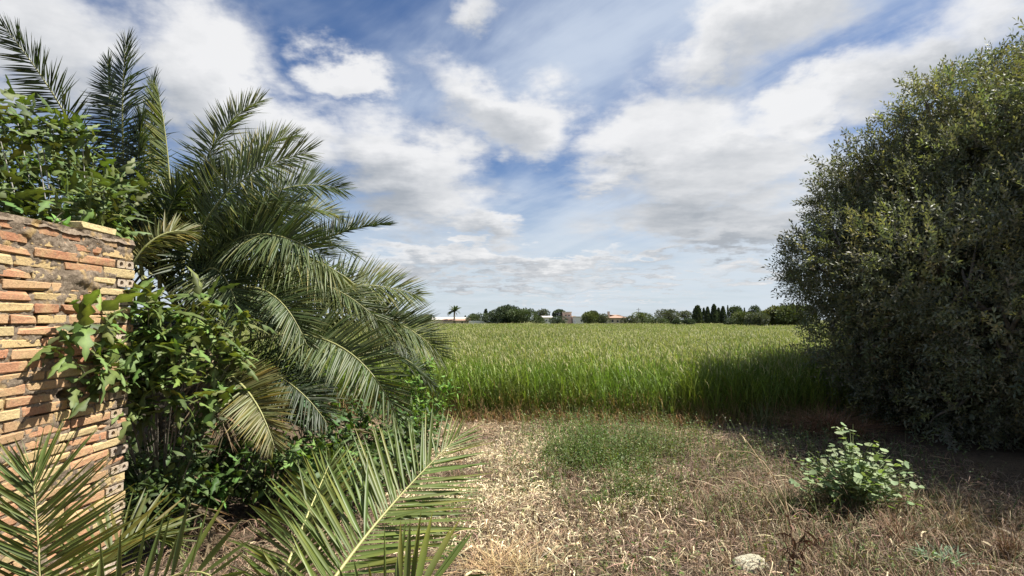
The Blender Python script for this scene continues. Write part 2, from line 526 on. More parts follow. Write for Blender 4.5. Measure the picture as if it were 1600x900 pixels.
    L(nt, s3, bg.inputs['Color'])
    w.cycles.sampling_method = 'MANUAL'; w.cycles.sample_map_resolution = 512


SKY_TINT = (0.80 * 0.76, 0.98 * 0.76, 1.24 * 0.76)
make_world()

# ------------------------------------------------------------------ ground
def make_ground():
    def axis(lo, hi, step, far):
        a = list(np.arange(lo, hi, step)); s = step; v = hi
        while v < far: a.append(v); s *= 1.25; v += s
        s = step; v = lo
        while v > -far: s *= 1.25; v -= s; a.insert(0, v)
        return np.array(a)
    xs = axis(-5, 6, 0.06, 3000); ys = axis(0.5, 11, 0.06, 3000)
    X, Y = np.meshgrid(xs, ys)
    Z = ground_h(X, Y)
    nx, ny = len(xs), len(ys)
    i = (np.arange(ny - 1)[:, None] * nx + np.arange(nx - 1)[None, :]).ravel()
    mb = MB(); mb.add(np.stack([X, Y, Z], -1).reshape(-1, 3), np.stack([i, i + 1, i + nx + 1, i + nx], -1))
    o = mb.build('ground', M_SOIL)
    tag(o, 'dry brown earth of the clearing running out under the green field', 'ground', kind='structure')


make_ground()

# ------------------------------------------------------------------ the crop
def make_crop():
    r = np.random.default_rng(21)
    mb = MB()
    green = np.array((0.118, 0.182, 0.030)); pale = np.array((0.30, 0.265, 0.135)); strawc = np.array((0.34, 0.23, 0.11))

    def edge(x):          # the front edge of the crop wanders a little
        return 8.72 - 0.12 * x + 0.3 * (fbm(x * 0.8, x * 0 + 3, 5) - 0.5) * 2

    def pos(n, y0, y1):
        # uniform over a wedge a bit wider than the view
        y = np.sqrt(r.uniform(y0 ** 2, y1 ** 2, n)); x = y * r.uniform(-0.72, 0.95, n)
        keep = y > edge(x)
        return x[keep], y[keep]

    def stalks(x, y, detail, wk):
        n = len(x)
        g = ground_h(x, y)
        H = (0.90 - 0.25 * sstep(11, 50, y)) * (1 + 0.11 * r.normal(size=n)) * (0.80 + 0.42 * fbm(x * 0.45, y * 0.3, 9))
        front = np.exp(-np.maximum(y - edge(x), 0) / 0.35)
        H = H * (1 - 0.35 * front * r.uniform(0, 1, n))
        lean = r.normal(size=(n, 2)) * 0.12 + 0.5 * (np.stack([fbm(x * 0.7, y * 0.45, 301), fbm(x * 0.7, y * 0.45, 307)], -1) - 0.5)
        patch = fbm(x * 0.5, y * 0.5, 31)[:, None]
        patch2 = fbm(x * 2.2, y * 2.2, 77)[:, None]
        P0 = np.stack([x, y, g - 0.02], -1)
        P2 = P0 + np.stack([lean[:, 0] * H, lean[:, 1] * H - 0.12 * front * H, H], -1)
        P1 = (P0 + P2) / 2 - np.stack([lean[:, 0], lean[:, 1], lean[:, 0] * 0], -1) * 0.18
        a = r.uniform(0, 2 * PI, n); S = np.stack([np.cos(a), np.sin(a), a * 0], -1)
        gc = green * (0.72 + 0.55 * patch) * (0.8 + 0.4 * patch2) * (1 + 0.2 * r.uniform(-1, 1, (n, 1)))
        gc[:, 0] *= (0.8 + 0.6 * patch2[:, 0])
        basec = gc * (1 - 0.75 * front[:, None]) + strawc * (0.75 * front[:, None])
        W = np.full(n, 0.006) * wk
        strips(mb, P0, P1, P2, S, W, [1, 0.9, 0.8] if detail else [1, 0.8], basec, None, gc)
        # blades
        nb = 4 if detail == 2 else (2 if detail == 1 else 1)
        for b in range(nb):
            u = r.uniform(0.15, 0.8, n)
            B0 = bez(P0, P1, P2, u)
            a = r.uniform(0, 2 * PI, n); h = np.stack([np.cos(a), np.sin(a), a * 0], -1)
            ln = r.uniform(0.18, 0.38, n)
            up = np.array([0, 0, 1.0])
            B1 = B0 + h * (ln * 0.22)[:, None] + up * (ln * 0.6)[:, None]
            B2 = B0 + h * (ln * r.uniform(0.35, 0.8, n))[:, None] + up * (ln * r.uniform(0.2, 1.0, n))[:, None]
            Sv = np.stack([-h[:, 1], h[:, 0], r.uniform(-0.6, 0.6, n)], -1)
            dead = (r.uniform(0, 1, n) < 0.85 * np.clip(1.15 - u * 2.2, 0, 1) * (0.15 + front))[:, None]
            bc = np.where(dead, strawc * r.uniform(0.6, 1.2, (n, 1)), gc * r.uniform(0.65, 1.75, (n, 1)))
            strips(mb, B0, B1, B2, unit(Sv), np.full(n, 0.011) * wk, [0.7, 1, 0.6, 0.05] if detail == 2 else [0.8, 1, 0.1], bc)
        # heads
        keep = r.uniform(0, 1, n) < np.clip(0.85 - 0.5 * front, 0, 1)
        q = P2[keep]; m = len(q)
        if m:
            hl = r.uniform(0.06, 0.15, m)
            a = r.uniform(0, 2 * PI, m); h = np.stack([np.cos(a), np.sin(a), a * 0], -1)
            Q1 = q + np.array([0, 0, 1.0]) * (hl * 0.7)[:, None]
            Q2 = q + np.array([0, 0, 1.0]) * (hl * r.uniform(0.2, 1.1, m))[:, None] + h * (hl * r.uniform(0.2, 1.0, m))[:, None]
            pc = pale * r.uniform(0.72, 1.18, (m, 1)) * (0.7 + 0.6 * patch[keep])
            pc = pc * 0.8 + gc[keep] * 0.3
            strips(mb, q, Q1, Q2, unit(np.stack([-h[:, 1], h[:, 0], h[:, 0] * 0], -1)), np.full(m, 0.013) * wk, [0.4, 1, 0.8, 0.1] if detail == 2 else [0.6, 1, 0.1], pc)

    area = lambda a, b: 1.67 * (b * b - a * a) / 2
    for (a, b, dn, det, wk) in ((8.3, 11, 430, 2, 0.95), (11, 16, 270, 2, 1.0), (16, 26, 150, 1, 1.25), (26, 45, 55, 1, 1.9), (45, 80, 12, 0, 3.8), (80, 140, 4, 0, 6.0)):
        x, y = pos(int(dn * area(a, b)), a, b)
        stalks(x, y, det, wk)
    o = mb.build('crop_field', M_GRAIN)
    tag(o, 'tall green cereal crop with pale seed heads filling the field', 'crop', kind='stuff')
    # dry reddish grass hanging along the front edge
    mb = MB(); n = 3600
    x = r.uniform(-3, 4.2, n); y = edge(x) - np.abs(r.normal(size=n)) * 0.28 + 0.1
    P0 = np.stack([x, y, ground_h(x, y)], -1); a = r.uniform(0, 2 * PI, n); ln = r.uniform(0.10, 0.40, n)
    hd = np.stack([np.cos(a), np.sin(a) - 0.4, 0 * a], -1)
    P1 = P0 + hd * (ln * 0.25)[:, None] + np.array([0, 0, 1.0]) * (ln * 0.7)[:, None]
    P2 = P0 + hd * (ln * 0.7)[:, None] + np.array([0, 0, 1.0]) * (ln * r.uniform(0.2, 0.9, n))[:, None]
    c = np.where(r.uniform(0, 1, (n, 1)) < 0.35, np.array((0.12, 0.17, 0.03)), np.array((0.33, 0.20, 0.10))) * r.uniform(0.6, 1.3, (n, 1))
    strips(mb, P0, P1, P2, unit(np.stack([-hd[:, 1], hd[:, 0], 0 * a], -1)), np.full(n, 0.007), [1, 0.9, 0.5, 0.1], c)
    o = mb.build('dry_grass', M_STRAW)
    tag(o, 'dry reddish grass along the front edge of the crop', 'dry grass', kind='stuff')


make_crop()

# ------------------------------------------------------------------ litter and ground growth
def lying(mb, x, y, ln, w, col, lift=0.02, curl=0.3, r=rng, prof=(0.8, 1, 0.9, 0.5)):
    n = len(x); a = r.uniform(0, 2 * PI, n)
    h = np.stack([np.cos(a), np.sin(a), 0 * a], -1); s = np.stack([-np.sin(a), np.cos(a), 0 * a], -1)
    P0 = np.stack([x, y, 0 * x], -1); P2 = P0 + h * ln[:, None]
    P1 = P0 + h * (ln * 0.5)[:, None] + s * (ln * curl * r.uniform(-1, 1, n))[:, None]
    for P, k in ((P0, 0.4), (P1, 2.4), (P2, 0.8)):
        P[:, 2] = ground_h(P[:, 0], P[:, 1]) + lift * r.uniform(0, k, n) + 0.003
    S = unit(s + np.stack([0 * a, 0 * a, r.uniform(-1, 1, n)], -1))
    strips(mb, P0, P1, P2, S, w, prof, col)


def make_litter():
    r = np.random.default_rng(5)
    # pale curled straw
    mb = MB(); n = 22000
    x = r.normal(size=n) * 0.62 + 0.0; y = r.normal(size=n) * 1.0 + 5.7
    m = fbm(x * 2.0, y * 2.0, 41) > r.uniform(0.34, 0.58, n)
    x, y = x[m], y[m]; n = len(x)
    lying(mb, x, y, r.uniform(0.03, 0.17, n), r.uniform(0.003, 0.010, n) * r.choice([0.7, 1, 1.5], n), rcol((0.56, 0.47, 0.30), n, 0.6, 0.08, r), 0.06, 0.9, r)
    n = 4200; x = r.uniform(-2.6, 4.6, n); y = 2.3 + 6.6 * r.uniform(0, 1, n) ** 1.2; m = fbm(x * 1.3, y * 1.3, 88) > r.uniform(0.3, 0.65, n); x, y = x[m], y[m]; n = len(x)
    lying(mb, x, y, r.uniform(0.05, 0.24, n), r.uniform(0.003, 0.009, n), rcol((0.40, 0.32, 0.20), n, 0.6, 0.08, r), 0.03, 0.7, r)
    n = 5200; x = r.uniform(-2.4, 3.4, n); y = r.normal(size=n) * 0.55 + 8.0
    lying(mb, x, y, r.uniform(0.1, 0.3, n), r.uniform(0.004, 0.009, n), rcol((0.42, 0.32, 0.20), n, 0.5, 0.08, r), 0.03, 0.3, r)
    n = 170; x = r.uniform(-0.6, 3.6, n); y = r.uniform(2.5, 5.5, n)          # longer curled ribbons and stalks
    lying(mb, x, y, r.uniform(0.15, 0.5, n), r.uniform(0.004, 0.014, n), rcol((0.40, 0.33, 0.20), n, 0.4, 0.08, r), 0.09, 0.55, r, (0.5, 0.9, 1, 1, 0.9, 0.7, 0.3))
    o = mb.build('straw_litter', M_STRAW); tag(o, 'pale curled straw scattered thickly over the clearing', 'straw', kind='stuff')
    # thin brown stems, matted
    mb = MB(); n = 42000
    x = r.uniform(-2.4, 4.8, n); y = 2.3 + 6.9 * r.uniform(0, 1, n) ** 1.25
    m = fbm(x * 1.6, y * 1.6, 61) > r.uniform(0.2, 0.65, n); x, y = x[m], y[m]; n = len(x)
    lying(mb, x, y, r.uniform(0.06, 0.28, n), r.uniform(0.0025, 0.006, n), rcol((0.19, 0.135, 0.088), n, 0.75, 0.12, r), 0.08, 0.5, r)
    n = 20000
    x = r.uniform(-1.2, 3.0, n); y = r.uniform(2.4, 5.6, n)
    m = fbm(x * 1.4, y * 1.4, 19) > r.uniform(0.35, 0.7, n); x, y = x[m], y[m]; n = len(x)
    P0 = np.stack([x, y, ground_h(x, y)], -1); a = r.uniform(0, 2 * PI, n); ln = r.uniform(0.06, 0.2, n)
    hd = np.stack([np.cos(a), np.sin(a), 0 * a], -1)
    P2 = P0 + hd * (ln * r.uniform(0.2, 1, n))[:, None] + np.array([0, 0, 1.0]) * (ln * r.uniform(0.3, 0.9, n))[:, None]
    P1 = (P0 + P2) / 2 + np.array([0, 0, 1.0]) * (ln * 0.25)[:, None]
    strips(mb, P0, P1, P2, unit(np.stack([-hd[:, 1], hd[:, 0], r.uniform(-.5, .5, n)], -1)), np.full(n, 0.004), [1, 0.8, 0.3], rcol((0.185, 0.125, 0.08), n, 0.5, 0.15, r))
    o = mb.build('matted_stems', M_STRAW); tag(o, 'thin brown matted stems over the bare earth of the clearing', 'dead stems', kind='stuff')
    # low green weeds
    mb = MB()

    def weeds(n, cx, cy, sx, sy, h0, h1, colr, thr=0.45):
        x = r.normal(size=n) * sx + cx; y = r.normal(size=n) * sy + cy
        m = 0.6 * fbm(x * 1.7, y * 1.7, 71) + 0.4 * fbm(x * 5.5, y * 5.5, 73) > r.uniform(thr - 0.08, thr + 0.14, n); x, y = x[m], y[m]; n = len(x)
        P0 = np.stack([x, y, ground_h(x, y)], -1); ln = r.uniform(h0, h1, n)
        a = r.uniform(0, 2 * PI, n); hd = np.stack([np.cos(a), np.sin(a), 0 * a], -1)
        P2 = P0 + hd * (ln * r.uniform(0.1, 0.8, n))[:, None] + np.array([0, 0, 1.0]) * ln[:, None]
        P1 = (P0 + P2) / 2 + np.array([0, 0, 1.0]) * (ln * 0.15)[:, None]
        strips(mb, P0, P1, P2, unit(np.stack([-hd[:, 1], hd[:, 0], 0 * a], -1)), np.full(n, 0.004), [1, 0.8, 0.3], rcol(colr, n, 0.3, 0.12, r))
        LV = np.array([(0, 0, 0), (0.45, 0.28, 0.08), (1, 0, 0), (0.45, -0.28, 0.08)]); LF = [(0, 3, 2, 1)]
        for k in range(5):
            u = r.uniform(0.25, 1, n); q = bez(P0, P1, P2, u)
            dd = rdir(n, r); dd[:, 2] = np.abs(dd[:, 2]) * 0.6
            scatter(mb, LV, LF, q, dd, rdir(n, r) * 0.6 + np.array([0, 0, 1.0]), r.uniform(0.012, 0.034, n), rcol(colr, n, 0.45, 0.2, r))
    weeds(1800, 0.95, 6.6, 0.34, 0.75, 0.12, 0.42, (0.085, 0.125, 0.034), 0.42)
    weeds(2200, 1.15, 6.3, 0.55, 1.0, 0.06, 0.25, (0.10, 0.12, 0.04), 0.5)
    weeds(1500, 0.8, 6.0, 0.34, 0.7, 0.06, 0.36, (0.095, 0.125, 0.038), 0.46)
    weeds(1500, 1.4, 6.8, 0.55, 0.8, 0.05, 0.34, (0.10, 0.12, 0.042), 0.47)
    weeds(900, 1.75, 5.4, 0.45, 0.6, 0.04, 0.24, (0.10, 0.12, 0.042), 0.5)
    weeds(600, 1.1, 6.0, 0.5, 0.9, 0.1, 0.42, (0.15, 0.12, 0.06), 0.5)
    weeds(1100, 1.9, 6.2, 0.5, 0.9, 0.05, 0.22, (0.12, 0.135, 0.045))
    weeds(900, 2.3, 4.4, 0.6, 0.7, 0.05, 0.2, (0.13, 0.15, 0.05), 0.5)
    weeds(900, 2.9, 5.4, 0.6, 0.5, 0.08, 0.32, (0.085, 0.11, 0.04), 0.45)
    weeds(500, 0.6, 3.2, 0.5, 0.4, 0.04, 0.12, (0.12, 0.15, 0.05), 0.55)
    weeds(500, -0.6, 5.0, 0.4, 0.9, 0.04, 0.12, (0.10, 0.15, 0.04), 0.5)
    weeds(700, 3.2, 6.6, 0.9, 0.8, 0.08, 0.3, (0.10, 0.13, 0.05), 0.45)
    o = mb.build('green_weeds', M_MALLOW); tag(o, 'low green weeds creeping over the straw of the clearing', 'weeds', kind='stuff')
    # standing brown and green grass at the lower right
    mb = MB(); n = 7500
    x = r.uniform(1.4, 4.6, n); y = r.uniform(2.6, 4.9, n); m = (fbm(x * 1.5, y * 1.5, 15) > r.uniform(0.25, 0.6, n))
    x, y = x[m], y[m]; n = len(x)
    P0 = np.stack([x, y, ground_h(x, y)], -1); a = r.uniform(0, 2 * PI, n); ln = r.uniform(0.07, 0.26, n)
    hd = np.stack([np.cos(a), np.sin(a), 0 * a], -1); up = np.array([0, 0, 1.0])
    P1 = P0 + hd * (ln * 0.2)[:, None] + up * (ln * 0.8)[:, None]
    P2 = P0 + hd * (ln * r.uniform(0.3, 1, n))[:, None] + up * (ln * r.uniform(0.3, 1.0, n))[:, None]
    k = r.uniform(0, 1, (n, 1))
    c = np.where(k < 0.33, np.array((0.085, 0.11, 0.035)), np.where(k < 0.75, np.array((0.17, 0.11, 0.066)), np.array((0.30, 0.24, 0.14)))) * r.uniform(0.6, 1.25, (n, 1))
    strips(mb, P0, P1, P2, unit(np.stack([-hd[:, 1], hd[:, 0], 0 * a], -1)), np.full(n, 0.005), [1, 0.9, 0.6, 0.1], c)
    o = mb.build('short_grass', M_STRAW); tag(o, 'short brown and green grass around the mallow and thistle', 'grass', kind='stuff')


make_litter()


def tuft(name, label, cat, base, n, h, spread, colr, w=0.005, seed=1, mat=None, flop=0.6, group=None):
    r = np.random.default_rng(seed); mb = MB()
    base = np.array(base, float); base[2] = ground_h(base[0], base[1])
    a = r.uniform(0, 2 * PI, n); hd = np.stack([np.cos(a), np.sin(a), 0 * a], -1); up = np.array([0, 0, 1.0])
    P0 = base + rdir(n, r) * np.array([1, 1, 0]) * (r.uniform(0, 1, n) * spread * 0.6)[:, None]; ln = h * r.uniform(0.45, 1.1, n)
    P0[:, 2] = ground_h(P0[:, 0], P0[:, 1]) - 0.005
    P1 = P0 + hd * (ln * 0.25 * flop)[:, None] + up * (ln * 0.7)[:, None]
    P2 = P0 + hd * (spread * r.uniform(0.2, 1.4, n))[:, None] + up * (ln * r.uniform(0.25, 1.0, n))[:, None]
    strips(mb, P0, P1, P2, unit(np.stack([-hd[:, 1], hd[:, 0], r.uniform(-.4, .4, n)], -1)), np.full(n, w), [0.9, 1, 0.7, 0.35, 0.08], rcol(colr, n, 0.35, 0.1, r))
    o = mb.build(name, mat or M_STRAW, origin=base)
    return tag(o, label, cat, group)


tuft('straw_tuft', 'loose golden straw tuft lying in the bottom middle of the clearing', 'straw tuft', gat(785, 897), 420, 0.22, 0.45, (0.38, 0.27, 0.14), 0.005, 3)
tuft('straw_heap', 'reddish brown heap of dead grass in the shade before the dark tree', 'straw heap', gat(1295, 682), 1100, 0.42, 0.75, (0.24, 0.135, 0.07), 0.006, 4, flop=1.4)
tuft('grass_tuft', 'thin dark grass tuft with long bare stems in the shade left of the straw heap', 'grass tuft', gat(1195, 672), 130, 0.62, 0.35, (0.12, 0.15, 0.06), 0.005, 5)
tuft('green_clump', 'bright green low clump on brown earth, larger of the pair below the weed patch', 'weed', gat(938, 787), 380, 0.12, 0.13, (0.11, 0.17, 0.035), 0.007, 6, M_MALLOW)
tuft('green_clump', 'small dull green clump, right-hand one of the pair below the weed patch', 'weed', gat(985, 778), 240, 0.09, 0.11, (0.09, 0.14, 0.04), 0.007, 7, M_MALLOW)
tuft('thistle', 'blue green thistle rosette with narrow leaves in dry grass at lower right', 'thistle', gat(1478, 885), 70, 0.17, 0.2, (0.13, 0.19, 0.11), 0.022, 8, M_MALLOW)
tuft('green_clump', 'small bright green tuft beside the broad palm frond at the bottom', 'weed', gat(700, 872), 120, 0.1, 0.09, (0.10, 0.17, 0.04), 0.006, 9, M_MALLOW)


tuft('grass_tuft', 'dry straw coloured grass tuft close behind the thistle', 'grass tuft', gat(1500, 845), 160, 0.34, 0.2, (0.24, 0.175, 0.095), 0.005, 61)
tuft('grass_tuft', 'dry grass tuft at the left foot of the mallow plant', 'grass tuft', gat(1270, 800), 150, 0.30, 0.2, (0.20, 0.15, 0.075), 0.005, 62)
tuft('grass_tuft', 'brown grass tuft growing against the left side of the pale stone', 'grass tuft', gat(1140, 890), 110, 0.16, 0.13, (0.19, 0.13, 0.075), 0.004, 63)
tuft('grass_tuft', 'greenish grass tuft just behind the dark dead weed', 'grass tuft', gat(1225, 800), 170, 0.28, 0.2, (0.10, 0.12, 0.04), 0.005, 64)
tuft('grass_tuft', 'brown grass tuft at the right edge of the photo near the bottom', 'grass tuft', gat(1575, 880), 150, 0.30, 0.2, (0.17, 0.11, 0.065), 0.005, 65)
tuft('grass_tuft', 'reddish dry grass tuft between the mallow and the thistle', 'grass tuft', gat(1395, 850), 150, 0.26, 0.2, (0.20, 0.115, 0.07), 0.005, 66)


def stalk_plant(name, label, cat, base, stems, colr, seed, heads=0):
    r = np.random.default_rng(seed); base = np.array(base, float); base[2] = ground_h(base[0], base[1])
    t = empty(name, base, label, cat)
    for (m, e, rad) in stems:
        mb = MB(); P = bez(base + np.array([r.uniform(-.04, .04), r.uniform(-.04, .04), -0.01]), base + np.array(m), base + np.array(e), np.linspace(0, 1, 14))
        P = P + r.normal(size=P.shape) * 0.004
        tube(mb, P, np.linspace(rad, rad * 0.35, 14), 5, np.array(colr) * r.uniform(0.8, 1.15))
        o = mb.build('stem', M_STRAW, t)
        if heads:
            mb = MB(); n = heads; u = r.uniform(0.3, 1, n); q = bez(base, base + np.array(m), base + np.array(e), u)
            d_ = rdir(n, r); ln = r.uniform(0.02, 0.08, n)
            strips(mb, q, q + d_ * (ln * 0.6)[:, None], q + d_ * ln[:, None] - np.array([0, 0, 1.0]) * (ln * 0.5)[:, None], rdir(n, r), ln * 0.25, [0.5, 1, 0.7, 0.1], rcol(np.array(colr) * 0.8, n, 0.4, 0.1, r))
            mb.build('dry_leaves', M_STRAW, t)
    return t


stalk_plant('dry_stalk', 'pale dry stalks arching over left of the mallow plant', 'dry plant', gat(1232, 850),
            [((-0.02, 0.1, 0.45), (-0.22, 0.25, 0.72), 0.006), ((0.02, 0.15, 0.75), (-0.38, 0.3, 0.55), 0.006), ((-0.1, 0.05, 0.5), (-0.45, 0.15, 0.42), 0.005), ((0.0, 0.05, 0.4), (0.04, 0.1, 0.62), 0.005)], (0.42, 0.32, 0.19), 31, 6)
stalk_plant('dead_weed', 'dark brown dead weed standing right of the pale stone', 'dry plant', gat(1245, 905),
            [((0, 0, 0.15), (-0.03, 0.02, 0.36), 0.007), ((0.03, 0, 0.15), (0.07, 0.0, 0.3), 0.006), ((-0.02, 0, 0.12), (-0.08, 0.02, 0.25), 0.006), ((0.1, 0, 0.3), (0.25, 0.02, 0.22), 0.004)], (0.15, 0.085, 0.05), 32, 26)
stalk_plant('dry_stalk', 'thin dry stalk leaning in the brown grass near the shaded ground at far right', 'dry plant', gat(1545, 880),
            [((-0.1, 0.05, 0.2), (-0.22, 0.1, 0.36), 0.004), ((-0.05, 0, 0.2), (-0.12, 0.0, 0.40), 0.004)], (0.33, 0.24, 0.16), 33, 3)


def make_stone():
    r = np.random.default_rng(3); b = gat(1172, 893)
    import bmesh
    bm = bmesh.new(); bmesh.ops.create_icosphere(bm, subdivisions=4, radius=1)
    for v in bm.verts:
        c = np.array(v.co)
        q = np.sign(c) * np.abs(c) ** 0.6                          # blocky
        k = 1 + 0.22 * (float(fbm(c[0] * 2 + 5, c[1] * 2 + c[2] * 1.7, 8)) - 0.5) + 0.14 * (float(fbm(c[0] * 6 + c[2] * 5, c[1] * 6 - c[2] * 3, 18)) - 0.5)
        v.co = Vector((q[0] * 0.105 * k, q[1] * 0.08 * k, q[2] * 0.075 * k + 0.012))
    me = bpy.data.meshes.new('stone'); bm.to_mesh(me); bm.free(); me.materials.append(M_STONE)
    o = bpy.data.objects.new('stone', me); COL.objects.link(o)
    o.location = (b[0], b[1], ground_h(b[0], b[1])); o.rotation_euler = (0.1, -0.08, 0.3)
    tag(o, 'pale yellowish limestone block lying on the straw at the bottom', 'stone')


make_stone()

# ------------------------------------------------------------------ brick wall
WX = -2.30; W_END = 3.37; W_START = -1.2; W_TOP = 2.04; COURSE = 0.0545; THICK = 0.24


def make_wall():
    r = np.random.default_rng(17)
    wall = empty('brick_wall', (WX - THICK / 2, W_END, 0), 'rough unfinished brick wall of orange and yellow hollow bricks', 'wall')
    bricks = MB(); hol = MB()
    cols = [(0.36, 0.185, 0.105), (0.39, 0.215, 0.122), (0.41, 0.30, 0.148), (0.43, 0.335, 0.175), (0.385, 0.245, 0.135), (0.33, 0.16, 0.09)]
    bh = 0.0445

    def brick(mb, x0, x1, y0, y1, z0, z1, col):
        # block with chipped, worn edges
        c = 0.0035
        V = []
        for (sx, X, ) in ((-1, x0), (1, x1)):
            for (sy, Y) in ((-1, y0), (1, y1)):
                for (sz, Z) in ((-1, z0), (1, z1)):
                    k = c * (1 + (r.uniform() < 0.3) * r.uniform(0.5, 5.0))
                    V += [(X, Y - sy * k, Z - sz * k), (X - sx * k, Y, Z - sz * k), (X - sx * k, Y - sy * k, Z)]
        idx = lambda a, b, d, e: ((a * 2 + b) * 2 + d) * 3 + e
        f4 = []
        for a in (0, 1):
            f = [idx(a, 0, 0, 0), idx(a, 1, 0, 0), idx(a, 1, 1, 0), idx(a, 0, 1, 0)]; f4.append(f if a else f[::-1])
            f = [idx(0, a, 0, 1), idx(1, a, 0, 1), idx(1, a, 1, 1), idx(0, a, 1, 1)]; f4.append(f[::-1] if a else f)
            f = [idx(0, 0, a, 2), idx(1, 0, a, 2), idx(1, 1, a, 2), idx(0, 1, a, 2)]; f4.append(f if a else f[::-1])
        for a in (0, 1):
            for b in (0, 1):
                f4.append([idx(a, b, 0, 0), idx(a, b, 1, 0), idx(a, b, 1, 1), idx(a, b, 0, 1)])
                f4.append([idx(a, 0, b, 0), idx(a, 1, b, 0), idx(a, 1, b, 2), idx(a, 0, b, 2)])
                f4.append([idx(0, a, b, 1), idx(1, a, b, 1), idx(1, a, b, 2), idx(0, a, b, 2)])
        f3 = [[idx(a, b, d, 0), idx(a, b, d, 1), idx(a, b, d, 2)] for a in (0, 1) for b in (0, 1) for d in (0, 1)]
        V = np.array(V) + r.normal(size=(len(V), 3)) * 0.0012
        mb.addm(V, [np.array(f4), np.array(f3)], col)

    def holed(mb, x, y0, y1, z0, z1, col):
        # end face of a hollow brick, looking out of the wall: two round tubes run in from it
        w = (y1 - y0) / 2; hz = (z1 - z0)
        for q in range(2):
            cy = y0 + w * (q + 0.5); cz = (z0 + z1) / 2; n = 16; rad = hz * 0.35
            a = (np.arange(n) + 0.5) * 2 * PI / n
            ca, sa = np.cos(a), np.sin(a)
            k = 1 / np.maximum(np.abs(ca) / (w / 2), np.abs(sa) / (hz / 2))
            xs = x
            outer = np.stack([np.full(n, xs), cy + ca * k, cz + sa * k], -1)
            inner = np.stack([np.full(n, xs), cy + ca * rad, cz + sa * rad], -1)
            deep = inner.copy(); deep[:, 0] -= 0.13
            V = np.concatenate([outer, inner, deep, [[xs - 0.13, cy, cz]]])
            i = np.arange(n); j = (i + 1) % n
            mb.addm(V, [np.concatenate([np.stack([i, j, j + n, i + n], -1), np.stack([i + n, j + n, j + 2 * n, i + 2 * n], -1)]),
                        np.stack([i + 2 * n, j + 2 * n, np.full(n, 3 * n)], -1)], col)
        # sides of the block
        x1 = x; x0 = x - 0.2
        V = [(x0, y0, z0), (x1, y0, z0), (x1, y1, z0), (x0, y1, z0), (x0, y0, z1), (x1, y0, z1), (x1, y1, z1), (x0, y1, z1)]
        mb.add(V, [(0, 3, 2, 1), (4, 5, 6, 7), (0, 1, 5, 4), (2, 3, 7, 6)], col)

    ncourse = int(W_TOP / COURSE)
    gaps = []
    headers = []
    for i in range(ncourse):
        z0 = i * COURSE + 0.004 + r.normal() * 0.0012
        z1 = z0 + bh + r.normal() * 0.0018
        yend = W_END + r.normal() * 0.011 - (r.uniform() < 0.2) * r.uniform(0.01, 0.05)
        y = yend
        top = i * COURSE
        head = (i % 2 == 0)
        first = True
        while y > W_START:
            ln = 0.142 if (head and first) else 0.268
            if first and not head: ln = 0.262 - r.uniform(0, 0.03)
            if not first and r.uniform() < 0.12: ln *= r.uniform(0.5, 0.8)
            ya, yb = y - ln, y
            col = np.array(cols[r.choice(len(cols), p=[.20, .22, .18, .16, .16, .08])]) * r.uniform(0.85, 1.15)
            xo = WX + r.normal() * 0.003
            sag = 0.0
            if i >= ncourse - 2 and ya > 3.02 - 0.2 * (i - ncourse + 2): pass
            if head and first:
                if i < ncourse - 1:
                    holed(hol, xo, ya, yb, z0, z1, np.array((0.40, 0.33, 0.26)) * r.uniform(0.85, 1.1))
                    headers.append((ya, yb, z0, z1))
            else:
                skip = False
                for (gy, gz) in ((2.905, 1.16), (2.80, 1.075)):
                    if ya < gy < yb and z0 - 0.01 < gz < z1 + 0.01 and gz == 1.16: skip = True
                if skip:
                    mid = 2.905
                    gaps.append((mid, (z0 + z1) / 2))
                    brick(bricks, xo - 0.11, xo, mid + 0.05, yb, z0, z1, col)
                else:
                    brick(bricks, xo - 0.11, xo, ya, yb, z0, z1, col)
            y = ya - (0.010 + abs(r.normal()) * 0.006)
            first = False
    # loose brick lying on the top at the wall's end, and half a brick by it
    brick(bricks, WX - 0.11, WX + 0.006, 2.94, 3.21, W_TOP - 0.012, W_TOP + 0.036, (0.56, 0.46, 0.24))
    # back face bricks (seen from the side only)
    for i in range(ncourse):
        z0 = i * COURSE + 0.004; y = W_END - 0.03
        while y > W_START:
            ln = 0.235 if (i % 2) else 0.235 * (0.5 if y > W_END - 0.05 else 1)
            col = np.array(cols[r.integers(0, 6)]) * r.uniform(0.85, 1.1)
            brick(bricks, WX - THICK, WX - THICK + 0.10, y - ln, y, z0, z0 + bh, col); y -= ln + 0.012
    bricks.build('bricks', M_BRICK, wall, smooth=False)
    hol.build('hollow_bricks', M_BRICK, wall, smooth=False)
    # mortar: one rough sheet just inside the brick faces; it floods over them at the top, and is missing in places
    st = 0.0075
    ys = np.arange(W_START, W_END + 0.001, st); zs = np.arange(-0.05, W_TOP + 0.001, st)
    ys[-1] = W_END - 0.004
    Y, Z = np.meshgrid(ys, zs)
    dep = -0.006 + 0.026 * (fbm(Y * 14, Z * 26, 91) - 0.52) + 0.012 * (fbm(Y * 60, Z * 60, 95, 3) - 0.5)
    # grey render smeared over the uppermost courses
    lim = 1.90 + 0.10 * (fbm(Y * 3, Z * 0 + 1, 55) - 0.5) * 2 - 0.07 * np.exp(-((Y - 2.95) / 0.12) ** 2) + 0.05 * sstep(3.05, 3.2, Y)
    sm = sstep(-0.05, 0.07, Z - lim + 0.12 * (fbm(Y * 9, Z * 12, 57) - 0.5))
    dep = dep + sm * (0.010 + 0.016 * (fbm(Y * 16, Z * 20, 59) - 0.5) + 0.010 * (fbm(Y * 45, Z * 55, 63) - 0.5))
    sm2 = np.exp(-(((Y - 2.98) / 0.09) ** 2 + ((Z - 1.76) / 0.045) ** 2)) * 1.3
